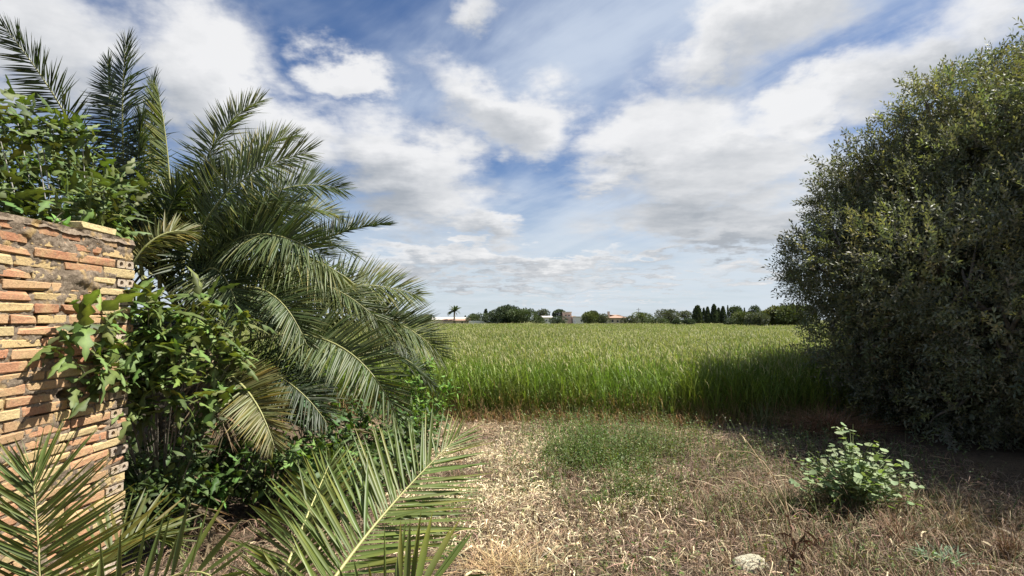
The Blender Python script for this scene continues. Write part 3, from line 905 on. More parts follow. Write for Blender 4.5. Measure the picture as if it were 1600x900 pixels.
    dep = dep + 0.02 * sm2 * (0.6 + 0.8 * fbm(Y * 12, Z * 12, 99))
    # open joints
    op = sstep(0.62, 0.72, fbm(Y * 11, Z * 22, 201)) * (Z < 1.8)
    dep = dep - op * 0.045
    for (gy, gz) in gaps:
        q = np.sqrt(((Y - gy) / 0.055) ** 2 + ((Z - gz) / 0.026) ** 2)
        dep = dep - 0.10 * (1 - sstep(0.75, 1.05, q))
    q = np.sqrt(((Y - 2.80) / 0.04) ** 2 + ((Z - 1.09) / 0.018) ** 2); dep = dep - 0.07 * (1 - sstep(0.75, 1.05, q))
    for (ya, yb, z0, z1) in headers:
        m = (Y > ya - 0.002) & (Y < yb + 0.02) & (Z > z0 - 0.001) & (Z < z1 + 0.001)
        dep = np.where(m, -0.16, dep)
    dep = np.maximum(dep, -0.16)
    mb = MB(); nx = len(ys); ny = len(zs)
    i = (np.arange(ny - 1)[:, None] * nx + np.arange(nx - 1)[None, :]).ravel()
    mb.add(np.stack([WX + dep, Y, Z], -1).reshape(-1, 3), np.stack([i, i + 1, i + nx + 1, i + nx], -1))
    # uneven mortar bed on the top, and the filled core (ends stay behind the brick faces)
    ty = ys; tx = np.linspace(WX - THICK + 0.01, WX + 0.012, 12)
    TX, TY = np.meshgrid(tx, ty)
    TZ = W_TOP - 0.012 + 0.03 * (fbm(TX * 22, TY * 18, 66) - 0.4)
    edge_ = np.minimum((TX - tx[0]) / 0.04, (tx[-1] - TX) / 0.02)
    TZ = TZ - 0.03 * (1 - np.clip(edge_, 0, 1))
    i = (np.arange(len(ty) - 1)[:, None] * 12 + np.arange(11)[None, :]).ravel()
    mb.add(np.stack([TX, TY, TZ], -1).reshape(-1, 3), np.stack([i, i + 1, i + 13, i + 12], -1))
    box(mb, WX - THICK + 0.012, WX - 0.165, W_START, W_END - 0.012, -0.05, W_TOP - 0.03)
    for i2 in range(ncourse):          # rough end of the wall between the brick faces
        if i2 % 2: box(mb, WX - 0.164, WX - 0.02, W_END - 0.06, W_END - 0.02 - 0.01 * r.uniform(), i2 * COURSE - 0.01, (i2 + 1) * COURSE - 0.012)
    mb.build('mortar', M_MORTAR, wall)


make_wall()

# ------------------------------------------------------------------ palm fronds
LEAFPROF = [0.5, 0.95, 1.0, 0.8, 0.45, 0.04]


def frond(parent, B, Mp, T, Lf=0.48, W=0.024, n=58, hint=(0, 0, 1), roll=0.0, v=28, droop=0.10, u0=0.14, a0=68, a1=24,
          col=(0.055, 0.085, 0.022), seed=0, rad=0.014, rcolr=(0.20, 0.21, 0.07), name='frond', mat=None, jit=1.0, label=None, asym=1.0):
    r = np.random.default_rng(seed)
    B, Mp, T = (np.asarray(q, float) for q in (B, Mp, T))
    hint = np.asarray(hint, float)
    mb = MB()
    for side in (-1, 1):
        u = np.clip(np.linspace(u0, 0.995, n) + r.normal(size=n) * 0.004, u0 * 0.9, 1)
        p = bez(B, Mp, T, u)
        t = unit(2 * (1 - u)[:, None] * (Mp - B) + 2 * u[:, None] * (T - Mp))
        nr = unit(hint - (t @ hint)[:, None] * t); s = np.cross(t, nr)
        cr, sr = math.cos(R(roll)), math.sin(R(roll))
        nr, s = nr * cr + s * sr, s * cr - nr * sr
        f = (u - u0) / (1 - u0)
        a = R(1) * (np.interp(f, [0, 0.35, 0.7, 1], [a0, a0 * 0.9, a0 * 0.70 + a1 * 0.15, a1]) * (asym if side < 0 else 1) + r.normal(size=n) * 4.5 * jit)
        vv = R(1) * (v + r.normal(size=n) * 9 * jit)
        dr = t * np.cos(a)[:, None] + (side * s * np.cos(vv)[:, None] + nr * np.sin(vv)[:, None]) * np.sin(a)[:, None]
        ln = Lf * np.interp(f, [0, 0.12, 0.35, 0.6, 0.85, 1], [0.45, 0.85, 1.0, 0.92, 0.66, 0.36]) * (1 + 0.07 * r.normal(size=n))
        # a few leaflets are broken or bent
        br = r.uniform(0, 1, n) < 0.05 * jit; dr = np.where(br[:, None], unit(dr + rdir(n, r) * 0.5), dr); ln = np.where(br, ln * r.uniform(0.5, 1, n), ln)
        g = np.array([0, 0, -1.0])
        P1 = p + dr * (ln * 0.5)[:, None] + g * (ln * droop * 0.12)[:, None]
        P2 = p + dr * ln[:, None] + g * (ln * droop * (0.6 + 0.8 * r.uniform(0, 1, n)))[:, None]
        wv = unit(t - np.sum(t * dr, -1)[:, None] * dr + 0.35 * jit * r.normal(size=(n, 3)))
        nb = unit(np.cross(dr, wv)); nb = nb * np.sign(np.sum(nb * nr, -1))[:, None]
        w = W * np.interp(f, [0, 0.15, 0.7, 1], [0.7, 1, 0.9, 0.55])
        c = rcol(col, n, 0.18, 0.08, r)
        tip = c * np.where(r.uniform(0, 1, (n, 1)) < 0.25, np.array((1.9, 1.35, 0.9)), np.array((1.05, 1.0, 0.95)))
        strips(mb, p, P1, P2, wv, w, LEAFPROF, c, -nb * (w * 0.28)[:, None], tip)
    mr = MB(); uu = np.linspace(0, 1, 22); P = bez(B, Mp, T, uu)
    tube(mr, P, rad * np.interp(uu, [0, 0.1, 1], [1.5, 1.0, 0.14]), 6, rcolr)
    o = mr.build(name, M_RACHIS, parent)
    if label: o['label'] = label
    mb.build('foliage', mat or M_FROND, o)
    return o


def main_palm():
    r = np.random.default_rng(77)
    C0 = at(262, 470, 5.5)
    palm = empty('date_palm', (C0[0], C0[1], 0), 'large bushy date palm with arching grey green fronds behind the wall', 'palm tree')
    # short stout trunk with old leaf bases
    mb = MB(); zz = np.linspace(-0.05, C0[2] - 0.1, 24)
    rad = 0.24 + 0.03 * np.sin(zz * 38) + 0.06 * sstep(0.4, 0.0, zz)
    tube(mb, np.stack([np.full(24, C0[0]), np.full(24, C0[1]), zz], -1), rad, 14)
    for k in range(46):
        a = k * 2.399; z = 0.15 + (C0[2] - 0.3) * k / 46
        q = np.array([C0[0] + 0.24 * math.cos(a), C0[1] + 0.24 * math.sin(a), z]); e = q + np.array([math.cos(a) * 0.14, math.sin(a) * 0.14, 0.24])
        tube(mb, [q, (q + e) / 2 + np.array([math.cos(a) * 0.03, math.sin(a) * 0.03, 0]), e], [0.05, 0.04, 0.03], 5)
    mb.build('trunk', M_BARK, palm)
    up = (0, 0, 1)
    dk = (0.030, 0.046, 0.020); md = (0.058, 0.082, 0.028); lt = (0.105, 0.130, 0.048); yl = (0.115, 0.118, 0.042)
    # (base px,py,dz) (mid) (tip) leaflet, hint, colour ; dz is distance nearer (-) or farther (+) than the crown
    fr = [   # base, a point half-way along, tip (px, py, depth); leaflet length, facing, colour, leaflets a side, v
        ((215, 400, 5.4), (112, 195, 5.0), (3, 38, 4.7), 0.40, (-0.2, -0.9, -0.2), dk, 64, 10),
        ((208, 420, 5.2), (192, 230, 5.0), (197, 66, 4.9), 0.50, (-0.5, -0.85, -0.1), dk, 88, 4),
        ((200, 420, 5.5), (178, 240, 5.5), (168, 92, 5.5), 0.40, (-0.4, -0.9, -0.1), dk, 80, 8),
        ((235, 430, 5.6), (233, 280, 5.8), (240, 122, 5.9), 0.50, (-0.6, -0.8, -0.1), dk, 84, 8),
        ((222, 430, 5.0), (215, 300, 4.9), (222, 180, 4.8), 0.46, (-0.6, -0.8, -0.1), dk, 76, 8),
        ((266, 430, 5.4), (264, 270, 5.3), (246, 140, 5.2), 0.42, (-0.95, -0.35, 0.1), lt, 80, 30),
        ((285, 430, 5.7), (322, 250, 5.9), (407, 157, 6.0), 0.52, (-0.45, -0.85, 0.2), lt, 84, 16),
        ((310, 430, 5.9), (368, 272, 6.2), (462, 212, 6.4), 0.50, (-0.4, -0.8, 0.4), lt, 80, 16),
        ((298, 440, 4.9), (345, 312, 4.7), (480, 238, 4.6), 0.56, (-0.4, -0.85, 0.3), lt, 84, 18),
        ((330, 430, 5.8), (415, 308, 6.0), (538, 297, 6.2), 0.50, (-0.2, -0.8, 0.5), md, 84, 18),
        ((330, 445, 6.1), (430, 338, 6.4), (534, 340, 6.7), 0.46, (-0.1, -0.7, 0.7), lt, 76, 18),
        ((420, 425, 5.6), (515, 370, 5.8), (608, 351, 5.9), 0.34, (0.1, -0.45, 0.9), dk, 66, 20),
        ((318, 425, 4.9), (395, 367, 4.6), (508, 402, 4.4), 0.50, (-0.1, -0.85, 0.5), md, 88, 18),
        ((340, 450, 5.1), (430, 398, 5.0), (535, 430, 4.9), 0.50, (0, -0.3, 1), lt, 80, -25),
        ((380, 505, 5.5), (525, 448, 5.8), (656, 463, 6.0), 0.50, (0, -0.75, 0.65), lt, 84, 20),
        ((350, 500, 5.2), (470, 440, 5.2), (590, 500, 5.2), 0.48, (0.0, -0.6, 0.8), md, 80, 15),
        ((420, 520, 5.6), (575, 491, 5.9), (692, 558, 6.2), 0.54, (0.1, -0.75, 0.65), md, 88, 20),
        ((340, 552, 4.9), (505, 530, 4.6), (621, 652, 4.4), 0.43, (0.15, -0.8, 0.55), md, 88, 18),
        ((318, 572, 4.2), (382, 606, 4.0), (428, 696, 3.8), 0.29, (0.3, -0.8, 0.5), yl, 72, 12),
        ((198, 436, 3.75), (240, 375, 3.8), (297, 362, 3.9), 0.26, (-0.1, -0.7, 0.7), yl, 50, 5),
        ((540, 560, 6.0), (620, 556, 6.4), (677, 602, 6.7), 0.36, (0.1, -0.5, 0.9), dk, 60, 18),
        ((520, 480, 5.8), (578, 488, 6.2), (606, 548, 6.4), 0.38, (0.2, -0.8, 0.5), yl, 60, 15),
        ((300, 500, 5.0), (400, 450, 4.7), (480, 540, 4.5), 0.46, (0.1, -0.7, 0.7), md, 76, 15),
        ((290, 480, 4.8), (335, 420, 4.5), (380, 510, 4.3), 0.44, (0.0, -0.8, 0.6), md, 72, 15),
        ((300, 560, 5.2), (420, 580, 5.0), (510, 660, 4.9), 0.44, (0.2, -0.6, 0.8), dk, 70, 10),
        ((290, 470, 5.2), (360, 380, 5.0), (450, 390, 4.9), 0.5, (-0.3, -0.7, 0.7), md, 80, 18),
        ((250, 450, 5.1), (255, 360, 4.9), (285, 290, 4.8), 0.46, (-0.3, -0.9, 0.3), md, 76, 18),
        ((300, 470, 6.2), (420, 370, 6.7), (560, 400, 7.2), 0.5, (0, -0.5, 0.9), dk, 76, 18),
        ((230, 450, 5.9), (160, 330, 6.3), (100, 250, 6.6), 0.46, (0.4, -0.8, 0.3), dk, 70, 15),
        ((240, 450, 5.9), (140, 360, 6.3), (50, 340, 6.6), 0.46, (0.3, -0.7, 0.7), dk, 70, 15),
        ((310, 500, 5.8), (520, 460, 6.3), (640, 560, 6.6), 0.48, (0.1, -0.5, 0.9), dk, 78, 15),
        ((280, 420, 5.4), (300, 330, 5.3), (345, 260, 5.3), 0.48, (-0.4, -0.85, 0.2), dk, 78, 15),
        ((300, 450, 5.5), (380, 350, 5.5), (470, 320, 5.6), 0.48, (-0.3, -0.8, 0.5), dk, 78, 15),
    ]
    for k, (b, m, t, Lf, hint, c, n, va) in enumerate(fr):
        B, Mm, T = at(*b), at(*m), at(*t)
        Mm = 2 * Mm - 0.5 * (B + T)
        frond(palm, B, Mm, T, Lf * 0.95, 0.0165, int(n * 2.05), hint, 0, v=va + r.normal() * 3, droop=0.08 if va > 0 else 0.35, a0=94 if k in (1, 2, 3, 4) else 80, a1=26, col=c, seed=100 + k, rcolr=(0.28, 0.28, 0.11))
    # inner shorter fronds filling the heart of the crown, coloured dark for its shade
    for k in range(26):
        a = r.uniform(-2.6, 1.2); e = r.uniform(0.1, 1.2)
        B = C0 + np.array([r.normal() * 0.12 + 0.2, r.normal() * 0.12, r.uniform(-0.7, 0.15)])
        h = np.array([math.cos(a), math.sin(a), 0]); ln = r.uniform(1.0, 1.9)
        Mm = B + h * ln * 0.5 * math.cos(e) + np.array([0, 0, ln * (0.25 + 0.6 * math.sin(e))])
        T = B + h * ln * (0.55 + 0.45 * math.cos(e)) + np.array([0, 0, ln * (math.sin(e) * 0.8 - 0.35)])
        frond(palm, B, Mm, T, 0.42, 0.024, 46, (-h[0] * 0.3, -h[1] * 0.3, 1), 0, v=24, droop=0.2, col=dk, seed=300 + k)
    # dead lower fronds hanging and lying on the ground
    for k, (b, m, t) in enumerate([((190, 690, 4.6), (270, 760, 4.1), (352, 868, 3.75)), ((300, 640, 5.0), (420, 690, 4.6), (470, 765, 4.4)),
                                   ((280, 620, 5.0), (290, 700, 4.4), (250, 800, 4.0)), ((310, 600, 5.2), (500, 640, 5.2), (600, 700, 5.4)), ((300, 500, 5.0), (345, 560, 4.5), (350, 680, 4.3))]):
        B, Mm, T = at(*b), at(*m), at(*t)
        for q in (Mm, T): q[2] = max(q[2], ground_h(q[0], q[1]) + 0.06)
        frond(palm, B, Mm, T, 0.36, 0.024, 44, (0, -0.2, 1), 0, v=8, droop=0.35, col=(0.115, 0.088, 0.052), seed=400 + k, rcolr=(0.26, 0.2, 0.12), mat=M_STRAW, jit=2.2, label='dead brown frond hanging to the ground')


main_palm()


def young_palms():
    # left one: stands between the viewer and the wall
    b = np.array([-1.52, 1.55, 0.0])
    t = empty('young_palm', b, 'young palm in front of the wall with a stiff upright frond at lower left', 'palm')
    c1 = (0.078, 0.108, 0.027)
    mb = MB(); tube(mb, [b + (0, 0, -0.03), b + (0.01, 0, 0.15), b + (0.02, 0.02, 0.36)], [0.09, 0.075, 0.05], 9, (0.2, 0.17, 0.1)); mb.build('stem', M_RACHIS, t)
    B = b + np.array([0, 0, 0.25])
    def fr(B, m, T, *a, **k):
        m = np.asarray(m); frond(t, B, 2 * m - 0.5 * (B + T), T, *a, **k)
    fr(at(70, 1200, 1.75), at(63, 910, 1.85), at(50, 735, 1.95), 0.36, 0.0125, 60, (0.1, -1, 0.1), 0, v=8, droop=0.02, a0=86, a1=15, col=c1, seed=501, rad=0.007, rcolr=(0.28, 0.27, 0.10), u0=0.30, jit=0.8, asym=0.62)
    fr(B, at(200, 945, 1.6), at(345, 915, 1.5), 0.24, 0.022, 18, (-0.2, -0.8, 0.6), 0, v=10, droop=0.02, a0=75, a1=30, col=(0.075, 0.108, 0.026), seed=502, rad=0.009, rcolr=(0.34, 0.34, 0.13), u0=0.25)
    fr(B + np.array([0.05, 0.1, 0]), at(150, 880, 2.2), at(270, 845, 2.4), 0.30, 0.022, 28, (0.0, -0.5, 1), 0, v=25, droop=0.1, col=(0.085, 0.10, 0.028), seed=505, rad=0.008, u0=0.25)
    # right one
    b = np.array([-0.82, 1.55, 0.0])
    t = empty('young_palm', b, 'young palm whose broad lit frond reaches over the straw clearing', 'palm')
    mb = MB(); tube(mb, [b + (0, 0, -0.03), b + (0.0, 0.02, 0.12), b + (0.02, 0.04, 0.3)], [0.09, 0.075, 0.05], 9, (0.2, 0.17, 0.1)); mb.build('stem', M_RACHIS, t)
    B = b + np.array([0.02, 0.04, 0.22]); c2 = (0.088, 0.122, 0.028)
    fr(at(470, 985, 1.6), at(590, 815, 1.95), at(716, 682, 2.3), 0.35, 0.0135, 66, (-0.15, -0.95, 0.2), 0, v=8, droop=0.02, a0=66, a1=16, col=c2, seed=511, rad=0.007, rcolr=(0.30, 0.29, 0.11), u0=0.10, jit=0.7)
    fr(at(400, 1010, 1.8), at(466, 840, 2.1), at(516, 722, 2.4), 0.31, 0.0128, 60, (-0.25, -0.9, 0.2), 0, v=12, droop=0.04, a0=62, a1=18, col=c1, seed=512, rad=0.008, rcolr=(0.36, 0.35, 0.13), u0=0.15)
    fr(B, at(600, 960, 1.6), at(690, 930, 1.6), 0.24, 0.022, 22, (-0.1, -0.6, 0.9), 0, v=15, droop=0.08, col=c2, seed=514, rad=0.008, u0=0.26)


young_palms()

# ------------------------------------------------------------------ broad leaved plants
def half_leaf(outline, fold, sag):
    o = np.array(outline); n = len(o)
    V = []
    for (x, y) in o:
        zc = -sag * x * x
        V += [(x, y, zc - fold * y + 0.02 * math.sin(9 * x)), (x, 0, zc), (x, -y, zc - fold * y - 0.02 * math.sin(7 * x))]
    Fq = []
    for i in range(n - 1):
        a = i * 3; Fq += [(a + 1, a + 4, a + 3, a), (a + 2, a + 5, a + 4, a + 1)]
    return np.array(V), Fq


FIGOUT = [(0, 0.015), (0.04, 0.09), (0.09, 0.19), (0.18, 0.31), (0.25, 0.34), (0.32, 0.22), (0.39, 0.11), (0.48, 0.16), (0.60, 0.25), (0.67, 0.19), (0.73, 0.10), (0.83, 0.11), (0.92, 0.06), (1.0, 0.0)]
FIGOUT = [(x, y * 0.76) for x, y in FIGOUT]
FIGLEAF = [half_leaf(FIGOUT, 0.35, 0.25), half_leaf([(x, y * 0.8) for x, y in FIGOUT], 0.9, 0.5), half_leaf([(x, y * 0.62) for x, y in FIGOUT], 0.6, 0.1), half_leaf([(x, y * 1.1) for x, y in FIGOUT], 0.15, 0.65)]
OVALOUT = [(0, 0.01), (0.12, 0.13), (0.32, 0.22), (0.55, 0.22), (0.8, 0.12), (1.0, 0.0)]
OVALLEAF = [half_leaf(OVALOUT, 0.4, 0.25), half_leaf(OVALOUT, 0.8, 0.5), half_leaf(OVALOUT, 0.2, 0.05)]
ROUNDLEAF = half_leaf([(-0.12, 0.12), (-0.05, 0.34), (0.12, 0.48), (0.30, 0.50), (0.36, 0.43), (0.52, 0.44), (0.66, 0.34), (0.72, 0.24), (0.85, 0.14), (0.9, 0.0)], -0.18, -0.1)


def leaf_cluster(mb, tips, n_each, spread, size, colr, tmpl, r, upw=0.5, outw=0.8, droop=0.2):
    for (q, d_) in tips:
        n = n_each
        pos = q + rdir(n, r) * (spread * r.uniform(0.1, 1, n))[:, None]
        dd = unit(rdir(n, r) + outw * np.asarray(d_)); dd[:, 2] -= droop
        nz = rdir(n, r) * 0.7 + np.array([0.25, 0.1, upw + 0.5])
        tv = r.integers(0, len(tmpl), n); sz = size * r.uniform(0.5, 1.12, n); cc = rcol(colr, n, 0.45, 0.15, r)
        for q_ in range(len(tmpl)):
            m = tv == q_
            if m.any():
                TV, TF = tmpl[q_]
                tc = np.ones(len(TV)); tc[1::3] = 1.55                # paler midrib
                scatter(mb, TV, TF, pos[m], dd[m], nz[m], sz[m], cc[m], tc)


def shrub(name, label, cat, base, branches, n_each, size, colr, tmpl, seed, barkmat=None, spread=0.12, mat=None, group=None, along=3, brad=0.012, ustart=0.5):
    r = np.random.default_rng(seed); base = np.asarray(base, float)
    t = empty(name, base, label, cat, group)
    mb = MB(); lb = MB()
    for (m, e) in branches:
        m = np.asarray(m, float); e = np.asarray(e, float)
        P = bez(base - np.array([0, 0, 0.03]), m, e, np.linspace(0, 1, 10))
        tube(mb, P, np.linspace(brad, brad * 0.3, 10), 6)
        tips = []
        for u in np.linspace(ustart, 1.0, along):
            q = bez(base, m, e, np.array([u]))[0]
            tips.append((q, unit(e - m)))
        leaf_cluster(lb, tips, n_each, spread, size, colr, tmpl, r)
    mb.build('branches', barkmat or M_BARK, t)
    lb.build('foliage', mat or M_FIG, t)
    return t


def plants():
    r = np.random.default_rng(9)
    # fig shoot growing out past the wall's end, branch reaching left across the bricks
    base = at(255, 760, 4.05); base[2] = ground_h(base[0], base[1])
    br = []
    for (m, e) in [((190, 640, 3.45), (128, 500, 2.85)), ((215, 640, 3.6), (196, 472, 3.38)), ((230, 600, 3.6), (232, 475, 3.4)), ((260, 600, 3.7), (268, 490, 3.5)), ((280, 600, 3.8), (322, 470, 3.8)), ((240, 600, 3.7), (218, 505, 3.52)),
                   ((240, 620, 3.6), (236, 545, 3.5)), ((260, 620, 3.6), (285, 550, 3.5)), ((290, 640, 3.8), (340, 510, 3.8)), ((240, 660, 3.6), (224, 600, 3.5)), ((265, 650, 3.6), (290, 590, 3.5)), ((200, 650, 3.4), (100, 545, 2.80)), ((290, 620, 3.9), (385, 505, 4.0)), ((200, 600, 3.4), (165, 510, 3.16)), ((200, 620, 3.4), (178, 555, 3.24)), ((230, 640, 3.6), (205, 640, 3.44)), ((300, 640, 3.9), (335, 620, 3.8)), ((300, 640, 3.9), (370, 555, 3.9)), ((280, 620, 3.8), (300, 520, 3.7)), ((240, 640, 3.6), (252, 530, 3.5)), ((230, 640, 3.6), (216, 565, 3.45))]:
        br.append((at(*m), at(*e)))
    shrub('fig_shrub', 'sunlit fig shrub with large lobed leaves over the end of the wall', 'shrub', base, br, 16, 0.175, (0.082, 0.115, 0.032), FIGLEAF, 41, M_BARK, 0.13, along=2, brad=0.007, ustart=0.8)
    # fig behind the wall
    base = at(148, 500, 3.9); base[2] = 0
    r2 = np.random.default_rng(4); br = []
    for k in range(64):
        px = r2.uniform(-140, 190); top = np.interp(px, [-140, 0, 40, 110, 190], [130, 130, 165, 190, 280]); py = r2.uniform(top + 20, 385)
        dpt = r2.uniform(3.4, 4.6)
        e = at(px, py, dpt); m = base * 0.5 + e * 0.5 + np.array([0, 0, 0.35])
        br.append((m, e))
    br.append((at(140, 330, 3.85), at(128, 215, 3.75)))
    shrub('fig_tree', 'leafy fig tree rising behind the top of the brick wall', 'tree', base, br, 40, 0.14, (0.068, 0.094, 0.029), FIGLEAF, 42, M_FIGBARK, 0.22, along=2, brad=0.009)
    # small leafy sprig growing on top of the wall
    b = np.array([WX - 0.08, at(90, 355, 2.85)[1], W_TOP - 0.01])
    shrub('wall_sprig', 'small green sprig rooted on top of the brick wall', 'plant', b, [(b + (0, 0, 0.03), b + (0.03, 0.03, 0.08)), (b + (0, 0.03, 0.03), b + (0.02, 0.09, 0.06))], 4, 0.085, (0.08, 0.15, 0.03), OVALLEAF, 43, spread=0.03, along=1, brad=0.004)
    # undergrowth below the palm
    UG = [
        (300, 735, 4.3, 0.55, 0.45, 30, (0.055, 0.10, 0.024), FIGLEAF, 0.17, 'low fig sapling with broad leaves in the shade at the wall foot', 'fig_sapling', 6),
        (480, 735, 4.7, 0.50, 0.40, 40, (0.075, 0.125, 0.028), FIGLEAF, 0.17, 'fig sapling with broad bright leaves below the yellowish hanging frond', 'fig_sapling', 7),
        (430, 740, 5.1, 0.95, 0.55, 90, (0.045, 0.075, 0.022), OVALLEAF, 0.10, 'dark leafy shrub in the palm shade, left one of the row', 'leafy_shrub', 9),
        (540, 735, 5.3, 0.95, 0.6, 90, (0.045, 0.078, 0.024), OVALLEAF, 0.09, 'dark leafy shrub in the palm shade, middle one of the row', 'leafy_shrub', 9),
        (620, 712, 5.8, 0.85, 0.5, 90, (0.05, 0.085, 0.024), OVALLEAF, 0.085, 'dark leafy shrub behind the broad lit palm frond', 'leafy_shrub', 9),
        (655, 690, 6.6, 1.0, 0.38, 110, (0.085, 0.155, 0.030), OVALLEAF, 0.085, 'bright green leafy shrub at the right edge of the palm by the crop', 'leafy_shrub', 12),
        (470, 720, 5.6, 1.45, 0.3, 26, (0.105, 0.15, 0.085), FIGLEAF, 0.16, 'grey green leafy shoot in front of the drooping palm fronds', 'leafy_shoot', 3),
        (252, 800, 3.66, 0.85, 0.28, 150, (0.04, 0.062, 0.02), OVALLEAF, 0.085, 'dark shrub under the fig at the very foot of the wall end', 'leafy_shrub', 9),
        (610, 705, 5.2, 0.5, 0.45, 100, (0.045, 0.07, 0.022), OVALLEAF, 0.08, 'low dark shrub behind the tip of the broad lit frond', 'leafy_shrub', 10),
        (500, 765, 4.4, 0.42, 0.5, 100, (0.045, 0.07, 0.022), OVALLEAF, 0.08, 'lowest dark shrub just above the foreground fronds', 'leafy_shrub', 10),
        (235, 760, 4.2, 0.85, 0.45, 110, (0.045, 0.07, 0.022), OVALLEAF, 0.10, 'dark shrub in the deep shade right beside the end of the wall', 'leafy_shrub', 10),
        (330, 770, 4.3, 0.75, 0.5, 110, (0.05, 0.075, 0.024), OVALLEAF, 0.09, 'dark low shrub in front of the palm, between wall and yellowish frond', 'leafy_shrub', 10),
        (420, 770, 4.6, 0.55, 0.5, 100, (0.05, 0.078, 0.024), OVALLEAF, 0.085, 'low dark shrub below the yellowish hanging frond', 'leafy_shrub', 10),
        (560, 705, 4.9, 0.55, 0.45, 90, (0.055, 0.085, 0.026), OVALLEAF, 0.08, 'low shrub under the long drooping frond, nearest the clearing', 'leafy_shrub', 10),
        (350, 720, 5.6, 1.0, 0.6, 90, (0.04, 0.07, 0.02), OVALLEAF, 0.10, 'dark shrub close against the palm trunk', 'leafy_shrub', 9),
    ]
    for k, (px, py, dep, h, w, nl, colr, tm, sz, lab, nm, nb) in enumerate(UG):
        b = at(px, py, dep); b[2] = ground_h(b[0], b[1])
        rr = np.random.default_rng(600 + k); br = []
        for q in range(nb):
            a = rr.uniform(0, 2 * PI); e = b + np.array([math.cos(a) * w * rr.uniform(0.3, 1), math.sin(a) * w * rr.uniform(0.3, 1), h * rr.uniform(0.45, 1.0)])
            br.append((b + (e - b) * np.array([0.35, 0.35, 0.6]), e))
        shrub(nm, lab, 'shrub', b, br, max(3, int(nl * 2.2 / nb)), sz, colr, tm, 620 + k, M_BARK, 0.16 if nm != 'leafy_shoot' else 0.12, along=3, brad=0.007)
    # mallow in the clearing
    b = gat(1335, 800); b[2] = ground_h(b[0], b[1]); rr = np.random.default_rng(90)
    t = empty('mallow_plant', b, 'sunlit mallow plant with round pale green leaves at the edge of the shade', 'plant')
    mb = MB(); lb = MB()
    for k in range(80):
        a = rr.uniform(0, 2 * PI); rad = 0.52 * math.sqrt(rr.uniform(0, 1)); hh = (0.66 - 0.40 * (rad / 0.52) ** 2) * rr.uniform(0.55, 1.05)
        e = b + np.array([math.cos(a) * rad, math.sin(a) * rad * 0.8, max(hh, 0.1)])
        m = b + (e - b) * np.array([0.3, 0.3, 0.65])
        P = bez(b, m, e, np.linspace(0, 1, 8)); tube(mb, P, np.linspace(0.006, 0.002, 8), 5, (0.13, 0.16, 0.06))
        n = 9
        u = rr.uniform(0.4, 1, n); q = bez(b, m, e, u) + rdir(n, rr) * 0.055
        dd = rdir(n, rr); dd[:, 2] = dd[:, 2] * 0.25 - 0.1
        scatter(lb, ROUNDLEAF[0], ROUNDLEAF[1], q, dd, rdir(n, rr) * 0.45 + np.array([0.15, -0.1, 1.0]), rr.uniform(0.022, 0.066, n), rcol((0.19, 0.24, 0.12), n, 0.22, 0.08, rr))
    mb.build('stems', M_GREENSTEM, t); lb.build('foliage', M_MALLOW, t)


plants()

# ------------------------------------------------------------------ dark tree on the right
def twig_template(seed, nl=13, ln=0.30, lf=0.062, wd=0.0115):
    r = np.random.default_rng(seed); V = []; Fc = []
    for i in range(nl):
        x = ln * (0.15 + 0.85 * i / (nl - 1)); a = i * 2.4 + r.uniform(-.4, .4)
        base = np.array([x, 0, 0]); d_ = unit(np.array([0.75, math.cos(a), math.sin(a)]) + r.normal(size=3) * 0.15)
        if i == nl - 1: d_ = np.array([1.0, 0.1, 0])
        s = unit(np.cross(d_, np.array([0, 0, 1.0]) + r.normal(size=3) * 0.35)); nn = np.cross(s, d_)
        l_ = lf * r.uniform(0.75, 1.2); k = len(V)
        V += [base, base + d_ * l_ * 0.5 + s * wd + nn * 0.004, base + d_ * l_, base + d_ * l_ * 0.5 - s * wd + nn * 0.004]
        Fc.append((k, k + 1, k + 2, k + 3))
    # the twig itself: a thin three-sided sliver
    k = len(V); V += [np.array([0, 0.003, 0]), np.array([0, -0.003, 0.002]), np.array([ln, -0.001, 0]), np.array([ln, 0.001, 0])]; Fc.append((k, k + 1, k + 2, k + 3))
    return np.array(V), Fc


TWIGS = [twig_template(s) for s in range(5)]


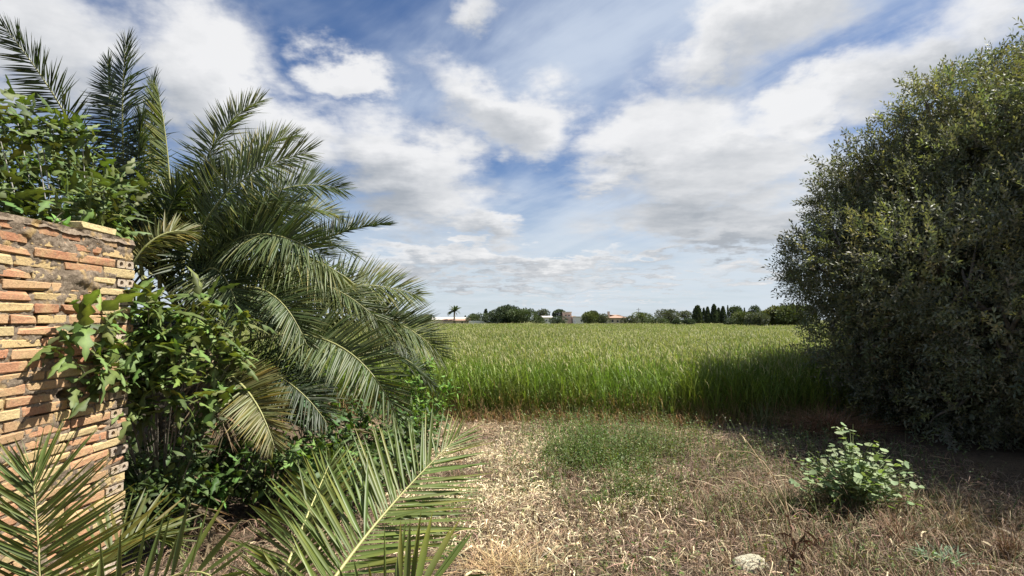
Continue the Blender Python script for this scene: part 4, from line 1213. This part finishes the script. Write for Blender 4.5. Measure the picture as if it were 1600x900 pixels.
def dark_tree(name, label, base, lobes, ntw, seed, colr, limbs=9):
    r = np.random.default_rng(seed); base = np.asarray(base, float)
    t = empty(name, base, label, 'tree')
    big = lobes; lobes = []
    for (c, rr) in big:                  # each mass is made of smaller billows
        for q in range(9):
            d_ = rdir(1, r)[0]; lobes.append((np.asarray(c) + d_ * rr * np.array([0.62, 0.62, 0.58]), rr * r.uniform(0.30, 0.52)))
    C = np.array([l[0] for l in lobes]); Rd = np.array([l[1] for l in lobes])
    pr = Rd ** 2 / np.sum(Rd ** 2)
    k = r.choice(len(lobes), ntw, p=pr); dd = rdir(ntw, r)
    # uneven surface: sprays stand out and hollows open between them
    bump = fbm(dd[:, 0] * 2.2 + k * 7.1, dd[:, 1] * 2.2 + dd[:, 2] * 3.1, seed, 3)
    rad = Rd[k] * (0.42 + 0.90 * bump + 0.10 * np.abs(r.normal(size=ntw)))
    inner = r.uniform(0, 1, ntw) < 0.22
    rad = np.where(inner, rad * r.uniform(0.4, 0.9, ntw), rad)
    pos = C[k] + dd * rad[:, None] * np.array([1, 1, 0.92])
    keep = np.ones(ntw, bool)
    for j in range(len(lobes)):
        q = np.linalg.norm(pos - C[j], axis=1); keep &= ~((k != j) & (q < 0.62 * Rd[j]))
    keep &= pos[:, 2] > 0.12
    pos, dd = pos[keep], dd[keep]; n = len(pos)
    X = unit(dd * 0.8 + rdir(n, r) * 0.7 + np.array([0, 0, 0.25])); Zv = rdir(n, r) * 0.7 + np.array([0, 0, 1.0])
    tv = r.integers(0, 5, n); patch = fbm(pos[:, 0] * 1.1 + 9, pos[:, 2] * 1.1 + pos[:, 1], 123)[:, None]
    cc = rcol(colr, n, 0.3, 0.10, r) * (0.45 + 1.1 * patch)
    yw = r.uniform(0, 1, n) < 0.12; cc[yw] = cc[yw] * np.array([1.6, 1.5, 1.1])
    lb = MB()
    for q in range(5):
        m = tv == q
        scatter(lb, TWIGS[q][0], TWIGS[q][1], pos[m], X[m], Zv[m], r.uniform(0.75, 1.25, m.sum()), cc[m])
    lb.build('crown', M_OLIVE, t)
    mb = MB()
    top = np.array([base[0], base[1], 1.0])
    tube(mb, [base + (0, 0, -0.1), base + (0.05, 0, 0.5), top], [0.26, 0.2, 0.18], 10)
    mb.build('trunk', M_BARK, t)
    lm = MB()
    for j in range(0, len(lobes), 2):
        e = C[j]; m = (top + e) / 2 + np.array([0, 0, 0.25])
        P = bez(top, m, e, np.linspace(0, 1, 9)) + r.normal(size=(9, 3)) * 0.02
        tube(lm, P, np.linspace(0.07, 0.015, 9), 7)
        for q in range(4):
            d_ = unit(rdir(1, r)[0] + np.array([0, 0, 0.3])); e2 = e + d_ * Rd[j] * 0.85
            tube(lm, bez(e, (e + e2) / 2 + rdir(1, r)[0] * 0.08, e2, np.linspace(0, 1, 6)), np.linspace(0.025, 0.006, 6), 5)
    lm.build('limbs', M_BARK, t)
    return t


lob = [((1640, 115), 8.2, 1.0), ((1328, 305), 8.8, 0.58), ((1395, 262), 8.7, 0.72), ((1500, 190), 8.4, 0.8), ((1348, 400), 8.6, 1.10), ((1395, 322), 8.9, 0.98), ((1358, 470), 8.9, 0.88), ((1455, 430), 7.6, 1.25), ((1370, 535), 8.3, 0.92), ((1515, 265), 8.3, 1.25), ((1440, 300), 8.6, 0.9), ((1610, 205), 8.0, 1.45), ((1560, 390), 7.0, 1.40),
       ((1480, 560), 7.2, 1.10), ((1395, 605), 8.2, 0.75), ((1600, 560), 6.6, 1.15), ((1700, 350), 7.4, 1.7), ((1730, 160), 8.8, 1.7), ((1660, 640), 7.0, 0.9), ((1410, 430), 10.2, 1.15), ((1450, 380), 10.4, 1.4), ((1500, 330), 10.2, 1.7), ((1375, 560), 9.8, 0.8), ((1540, 640), 7.6, 0.7), ((1830, 280), 8.0, 1.9), ((1480, 350), 8.0, 1.0), ((1590, 300), 7.4, 1.1), ((1420, 500), 7.9, 0.9)]
dark_tree('wild_olive', 'dense dark evergreen tree with small narrow leaves filling the right side', at(1560, 690, 8.4) * np.array([1, 1, 0]),
          [(at(p[0], p[1], d_), rr_) for (p, d_, rr_) in lob], 58000, 51, (0.122, 0.128, 0.082))
# the row goes on to the right, outside the photograph, and throws the shade on the ground there
dark_tree('wild_olive', 'evergreen tree next in the row, right beyond the large dark one', (7.4, 4.6, 0),
          [((6.9, 4.4, 3.2), 1.35), ((7.4, 4.8, 2.4), 1.6), ((7.1, 3.4, 3.2), 1.3), ((7.1, 6.1, 4.4), 1.2), ((8.0, 5.6, 4.0), 1.8), ((7.6, 3.6, 1.8), 1.3), ((8.8, 4.6, 3.2), 1.8)], 12000, 52, (0.106, 0.114, 0.064))

# ------------------------------------------------------------------ far trees and buildings
def far_tree(name, label, px, top, base_py, wpx, depth, shape, colr, seed, n=1500, trunk=True, group=None):
    r = np.random.default_rng(seed)
    g = at(px, 500, depth); g[2] = 0.0
    H = at(px, top + (2.0 if shape == 'cypress' else -0.8), depth)[2]; W = wpx / F * depth * ({'cypress': 0.62, 'pine': 1.0}.get(shape, 1.28))
    t = empty(name, g, label, 'tree', group)
    lb = MB(); n = int(n * 2.3)
    if shape == 'cypress':
        z = r.uniform(0.02, 1, n) ** 0.9; rad = W / 2 * np.interp(z, [0, 0.15, 0.5, 0.85, 1], [0.6, 1, 0.85, 0.4, 0.05]) * r.uniform(0.6, 1.12, n)
        a = r.uniform(0, 2 * PI, n); pos = np.stack([np.cos(a) * rad, np.sin(a) * rad, z * H], -1); sz = W * 0.16
        dd = np.stack([np.cos(a) * 0.5, np.sin(a) * 0.5, np.ones(n)], -1)
    elif shape == 'pine':       # umbrella: flat-topped crown on a bare trunk
        d_ = rdir(n, r); pos = d_ * np.array([W / 2, W / 2, H * 0.28]) * r.uniform(0.75, 1.05, (n, 1)); pos[:, 2] = np.maximum(pos[:, 2], -H * 0.10) + H * 0.70; sz = W * 0.07; dd = d_
    else:
        nl = 7 if shape == 'round' else 11
        lc = rdir(nl, r) * np.array([W * 0.26, W * 0.22, H * 0.20]) + np.array([0, 0, H * 0.55]); lr = r.uniform(0.55, 0.85, nl)
        if shape == 'hedge': lc[:, 2] = H * r.uniform(0.3, 0.62, nl); lc[:, 0] = np.linspace(-W * 0.4, W * 0.4, nl)
        lc[0] = (0, 0, H * 0.66)
        k = r.integers(0, nl, n); d_ = rdir(n, r)
        bx = np.array([W * 0.36, W * 0.36, H * 0.42]) if shape == 'round' else np.array([W * 0.18, W * 0.16, H * 0.46])
        pos = lc[k] + d_ * bx * lr[k][:, None] * r.uniform(0.75, 1.12, (n, 1)); pos[:, 2] = np.clip(pos[:, 2], H * 0.02, H * 1.04); sz = min(W, H) * 0.055; dd = d_ + np.array([0, 0, 0.3])
    sz = max(sz, 0.16)
    LV = np.array([(0, 0, 0), (0.5, 0.33, 0.1), (1.1, 0, 0), (0.5, -0.33, 0.1)]); LF = [(0, 1, 2, 3)]
    patch = fbm(pos[:, 0] * 0.9 + px, pos[:, 2] * 0.9, seed)[:, None]
    scatter(lb, LV, LF, pos + g, unit(dd + rdir(n, r) * 0.6), rdir(n, r) + unit(dd) * 1.0, sz * r.uniform(0.9, 1.9, n), rcol(colr, n, 0.3, 0.1, r) * (0.7 + 0.6 * patch))
    lb.build('crown', M_FAR, t)
    mb = MB(); hh = H * (0.72 if shape == 'pine' else 0.6); tr = max(0.05, W * 0.025)
    tube(mb, [g, g + (0.1, 0, hh * 0.5), g + (0, 0, hh)], [tr * 1.3, tr, tr * 0.7], 6)
    if shape == 'pine':
        for k in range(5):
            a = k * 1.26; tube(mb, [g + (0, 0, hh * 0.8), g + (math.cos(a) * W * 0.2, math.sin(a) * W * 0.2, hh * 0.95)], [tr * 0.6, tr * 0.3], 5)
    mb.build('trunk', M_BARK, t)
    return t


DG = (0.062, 0.082, 0.052); MG = (0.075, 0.098, 0.046); OG = (0.105, 0.125, 0.052); GG = (0.098, 0.110, 0.075); YG = (0.13, 0.14, 0.05)  # greens made paler, so distance haze is painted into the leaf colour
GRP = 'trees along the far edge of the field'
fars = [
    ('round_tree', 'dark crowded tree, leftmost of the big clump right of the far shed', 748, 491, 505, 34, 150, 'round', MG, 1400),
    ('conifer', 'narrow dark conifer poking up behind the left end of the big clump', 759, 482, 505, 13, 156, 'cypress', DG, 700),
    ('round_tree', 'broad dark tree in the left half of the big clump', 777, 484, 506, 36, 145, 'round', DG, 2200),
    ('round_tree', 'tallest dark tree in the middle of the big clump', 795, 479.5, 506, 36, 146, 'round', DG, 2200),
    ('round_tree', 'olive green rounded tree at the right end of the big clump', 815, 484, 506, 38, 143, 'round', MG, 2200),
    ('round_tree', 'small tree with paler top between the big clump and the umbrella pine', 848, 485.5, 504, 20, 185, 'round', GG, 900),
    ('bush', 'dark bush in front of the white house wall left of the dome bush', 842, 494, 506, 22, 140, 'round', MG, 900),
    ('bush', 'smooth dome shaped dark bush below the umbrella pine', 870, 495, 506, 25, 138, 'round', DG, 1200),
    ('umbrella_pine', 'umbrella pine with flat crown left of the pink house', 874, 485, 505, 20, 170, 'pine', DG, 1000),
    ('round_tree', 'feathery mid green tree right of the white house', 927, 485, 506, 26, 142, 'round', OG, 1800),
    ('round_tree', 'lower grey green tree touching the tile roofed house', 944, 490, 506, 20, 142, 'round', GG, 1000),
    ('bush', 'low wide bush right of the tile roofed house', 985, 494, 506, 26, 142, 'hedge', GG, 1300),
    ('round_tree', 'rounded green tree by the thin mast', 1002, 489, 506, 26, 145, 'round', OG, 1500),
    ('bush', 'long low hedge bush between the mast and the grey dome tree', 1024, 495, 506, 34, 142, 'hedge', MG, 1300),
    ('round_tree', 'grey topped dome tree in the middle of the treeline', 1042, 485.5, 506, 30, 150, 'round', GG, 1700),
    ('bush', 'small dark mound bush in the open gap, left one', 1057, 500, 507, 13, 118, 'round', DG, 700),
    ('bush', 'small dark mound bush in the open gap, right one', 1077, 499.5, 507, 17, 112, 'round', DG, 800),
    ('round_tree', 'pale distant tree behind the open gap', 1070, 487, 503, 22, 230, 'round', GG, 900),
    ('conifer', 'broad dark conifer at the left end of the cypress row', 1090, 478, 503, 22, 200, 'cypress', DG, 1200),
    ('conifer', 'slim dark cypress second in the row', 1100, 480, 503, 10, 205, 'cypress', DG, 800),
    ('conifer', 'dark pointed conifer third in the row', 1106, 478.5, 503, 13, 200, 'cypress', DG, 800),
    ('conifer', 'tallest pointed conifer in the middle of the cypress row', 1116, 475, 503, 16, 200, 'cypress', DG, 1000),
    ('conifer', 'dark conifer just right of the tallest one', 1123, 480, 503, 12, 205, 'cypress', DG, 800),
    ('conifer', 'dark conifer left of the very slim cypress', 1130, 478, 503, 14, 200, 'cypress', DG, 900),
    ('conifer', 'very slim tall cypress at the right of the row', 1137.5, 475.5, 503, 6, 198, 'cypress', DG, 700),
    ('round_tree', 'loose crowned tree between the cypress row and two slim tips', 1148, 478, 504, 20, 175, 'round', MG, 1200),
    ('conifer', 'slim cypress tip right of the loose crowned tree', 1157, 479, 504, 5, 190, 'cypress', DG, 500),
    ('conifer', 'short slim cypress tip nearest the yellow green trees', 1163.5, 479.5, 504, 5, 190, 'cypress', DG, 500),
    ('round_tree', 'dark rounded tree behind the yellow green trees', 1177, 479, 505, 18, 160, 'round', DG, 1200),
    ('bush', 'dark low mound bush left of the yellow green trees', 1140, 498, 508, 22, 108, 'round', DG, 900),
    ('round_tree', 'yellow green tree first in the right-hand clump', 1166, 488, 510, 32, 100, 'round', OG, 1900),
    ('round_tree', 'grey green bush in front of the right-hand clump', 1186, 490, 511, 34, 92, 'round', GG, 2000),
    ('round_tree', 'largest yellow green tree in the right-hand clump', 1211, 478, 512, 44, 96, 'round', YG, 2600),
    ('round_tree', 'yellow green tree half hidden by the dark evergreen tree', 1240, 476, 512, 46, 92, 'round', OG, 2600),
    ('conifer', 'tiny conifer tip above the left end of the far shed', 674, 491, 503, 5, 190, 'cypress', DG, 400),
    ('conifer', 'tiny conifer tip just right of the far palm', 727, 491.5, 503, 5, 190, 'cypress', DG, 400),
    ('round_tree', 'small dark tree beyond the right end of the far shed', 738, 492, 503, 13, 165, 'round', DG, 700),
    ('bush', 'green bush left of the far shed at the palm edge', 662, 492, 506, 30, 140, 'round', MG, 1400),
    ('round_tree', 'far tree behind the palm, left end of the treeline', 620, 486, 506, 50, 150, 'round', MG, 1600),
]
for k, f in enumerate(fars):
    far_tree(f[0], f[1], f[2], f[3], f[4], f[5], f[6], f[7], f[8], 700 + k, f[9], group=GRP)


def far_palm():
    dep = 150.0; g = at(710, 500, dep); g[2] = 0; top = at(710, 487, dep); s = dep / F
    t = empty('fan_palm', g, 'tall palm with a star shaped crown over the far shed', 'palm tree')
    mb = MB(); tube(mb, [g, (g + top) / 2, top], [0.30, 0.24, 0.22], 8); mb.build('trunk', M_BARK, t)
    r = np.random.default_rng(2); lb = MB(); n = 34
    a = r.uniform(0, 2 * PI, n); e = r.uniform(-0.5, 1.4, n); h = np.stack([np.cos(a), np.sin(a), 0 * a], -1); ln = 14 * s * r.uniform(0.8, 1.05, n); u = np.array([0, 0, 1.0])
    P0 = np.repeat(top[None], n, 0); P1 = P0 + h * (ln * 0.55 * np.cos(e * .7))[:, None] + u * (ln * (0.25 + 0.4 * np.sin(e)))[:, None]
    P2 = P0 + h * (ln * (0.5 + 0.5 * np.cos(e)))[:, None] + u * (ln * (0.95 * np.sin(e) - 0.12))[:, None]
    strips(lb, P0, P1, P2, unit(np.stack([-h[:, 1], h[:, 0], r.uniform(-.8, .8, n)], -1)), np.full(n, 0.5), [0.3, 1, 1, 0.7, 0.1], rcol((0.05, 0.07, 0.03), n, 0.3, 0.1, r))
    lb.build('crown', M_FAR, t)


far_palm()


def house(name, label, px0, px1, eave, depth, thick, wallmat, roofmat, kind='flat', ridge=None, wins=(), cat='house', chimney=None):
    a = at(px0, eave, depth); b = at(px1, eave, depth); H = a[2]
    t = empty(name, ((a[0] + b[0]) / 2, depth, 0), label, cat)
    mb = MB(); box(mb, a[0], b[0], depth, depth + thick, 0, H); mb.build('wall', wallmat, t, smooth=False)
    rf = MB(); o = 0.35
    if kind == 'flat':
        box(rf, a[0] - 0.12, b[0] + 0.12, depth - 0.12, depth + thick + 0.12, H + 0.002, H + 0.28)
    else:
        Rz = at(px0, ridge, depth)[2]; ym = depth + thick / 2
        V = [(a[0] - o, depth - o, H), (b[0] + o, depth - o, H), (b[0] + o, depth + thick + o, H), (a[0] - o, depth + thick + o, H), (a[0] - o + (0 if kind == 'gable' else thick * .4), ym, Rz), (b[0] + o - (0 if kind == 'gable' else thick * .4), ym, Rz),
             (a[0] - o, depth - o, H + 0.15), (b[0] + o, depth - o, H + 0.15), (b[0] + o, depth + thick + o, H + 0.15), (a[0] - o, depth + thick + o, H + 0.15)]
        rf.addm(V, [np.array([(0, 1, 7, 6), (1, 2, 8, 7), (2, 3, 9, 8), (3, 0, 6, 9), (6, 7, 5, 4), (8, 9, 4, 5), (3, 2, 1, 0)]), np.array([(7, 8, 5), (9, 6, 4)])])
    ro = rf.build('roof', roofmat, t, smooth=False)
    if chimney:
        q = at(chimney, eave, depth); cb = MB(); Rz = at(px0, ridge if ridge else eave, depth)[2]
        box(cb, q[0] - 0.3, q[0] + 0.3, depth + thick / 2 - 0.3, depth + thick / 2 + 0.3, H, Rz + 0.9); cb.build('chimney', wallmat, ro, smooth=False)
    for (wx, wy, ww, wh) in wins:
        p0 = at(wx - ww / 2, wy + wh / 2, depth); p1 = at(wx + ww / 2, wy - wh / 2, depth)
        wb = MB(); box(wb, p0[0], p1[0], depth - 0.06, depth + 0.03, p0[2], p1[2]); wo = wb.build('window', M_DARKPANE, t, smooth=False)
        sb = MB(); box(sb, p0[0] - 0.08, p1[0] + 0.08, depth - 0.16, depth - 0.003, p0[2] - 0.14, p0[2] - 0.003); sb.build('sill', M_WHITE, wo, smooth=False)
    return t


house('farm_shed', 'long low pale farm shed with sheet roof behind the far palm', 640, 733, 500, 165, 14, M_CREAM, M_SHEET, 'gable', 495.5, [(700, 503, 3, 3)], 'shed')
house('farm_annexe', 'low cream building with dark eaves in front of the far shed', 693, 731, 501.5, 150, 7, M_CREAM, M_TILE, 'gable', 497.5, [(722, 504, 3, 2)], 'shed')
house('garden_wall', 'low white wall running left of the big tree clump', 733, 772, 503, 146, 0.5, M_WHITE, M_WHITE, cat='wall')
house('white_house', 'small white house between the two dark bushes', 848, 862, 496.5, 160, 8, M_WHITE, M_SHEET, 'gable', 493.5, [(854, 501, 2, 2)])
house('pink_house', 'two storey salmon pink house right of the umbrella pine', 880, 893, 488.5, 165, 8, M_PINK, M_CREAM, 'flat', None, [(884, 493, 2, 2.4), (889, 493, 2, 2.4), (884, 499, 2, 2.4)])
house('cream_house', 'cream lower block joined to the right of the pink house', 893.3, 899, 495, 166, 7, M_CREAM, M_CREAM, 'flat', None, [(896, 499, 1.6, 2)])
house('long_white_house', 'long white house with flat roof left of the feathery tree', 899, 925, 496, 158, 9, M_WHITE, M_SHEET, 'flat', None, [(916, 502, 2.2, 2.5), (908, 501, 2, 2), (922, 501, 2, 2)])
house('tiled_house', 'low house with brown tiled roof right of the feathery tree', 950, 980, 497.5, 148, 10, M_CREAM, M_TILE, 'hip', 491.5, [(957, 501.5, 3, 4), (965, 502, 2.5, 3)], chimney=956)


def mast():
    g = at(998, 500, 160); g[2] = 0; top = at(998, 481, 160)
    mb = MB(); tube(mb, [g, (g + top) / 2, top], [0.12, 0.10, 0.07], 6)
    box(mb, g[0] - 0.6, g[0] + 0.6, g[1] - 0.05, g[1] + 0.05, top[2] - 0.5, top[2] - 0.38)
    tag(mb.build('utility_pole', M_METAL, origin=g), 'thin grey utility pole standing up over the rounded tree', 'pole')


mast()

# ------------------------------------------------------------------ camera object
cd = bpy.data.cameras.new('camera'); co = bpy.data.objects.new('camera', cd); COL.objects.link(co)
cd.sensor_fit = 'HORIZONTAL'; cd.sensor_width = 36.0; cd.lens = F / 1600 * 36.0
cd.clip_start = 0.05; cd.clip_end = 6000
co.location = tuple(EYE); co.rotation_euler = (PI / 2 + PITCH, 0, 0)
scn.camera = co
scn.cycles.max_bounces = 6; scn.cycles.diffuse_bounces = 3; scn.cycles.transmission_bounces = 4; scn.cycles.transparent_max_bounces = 4
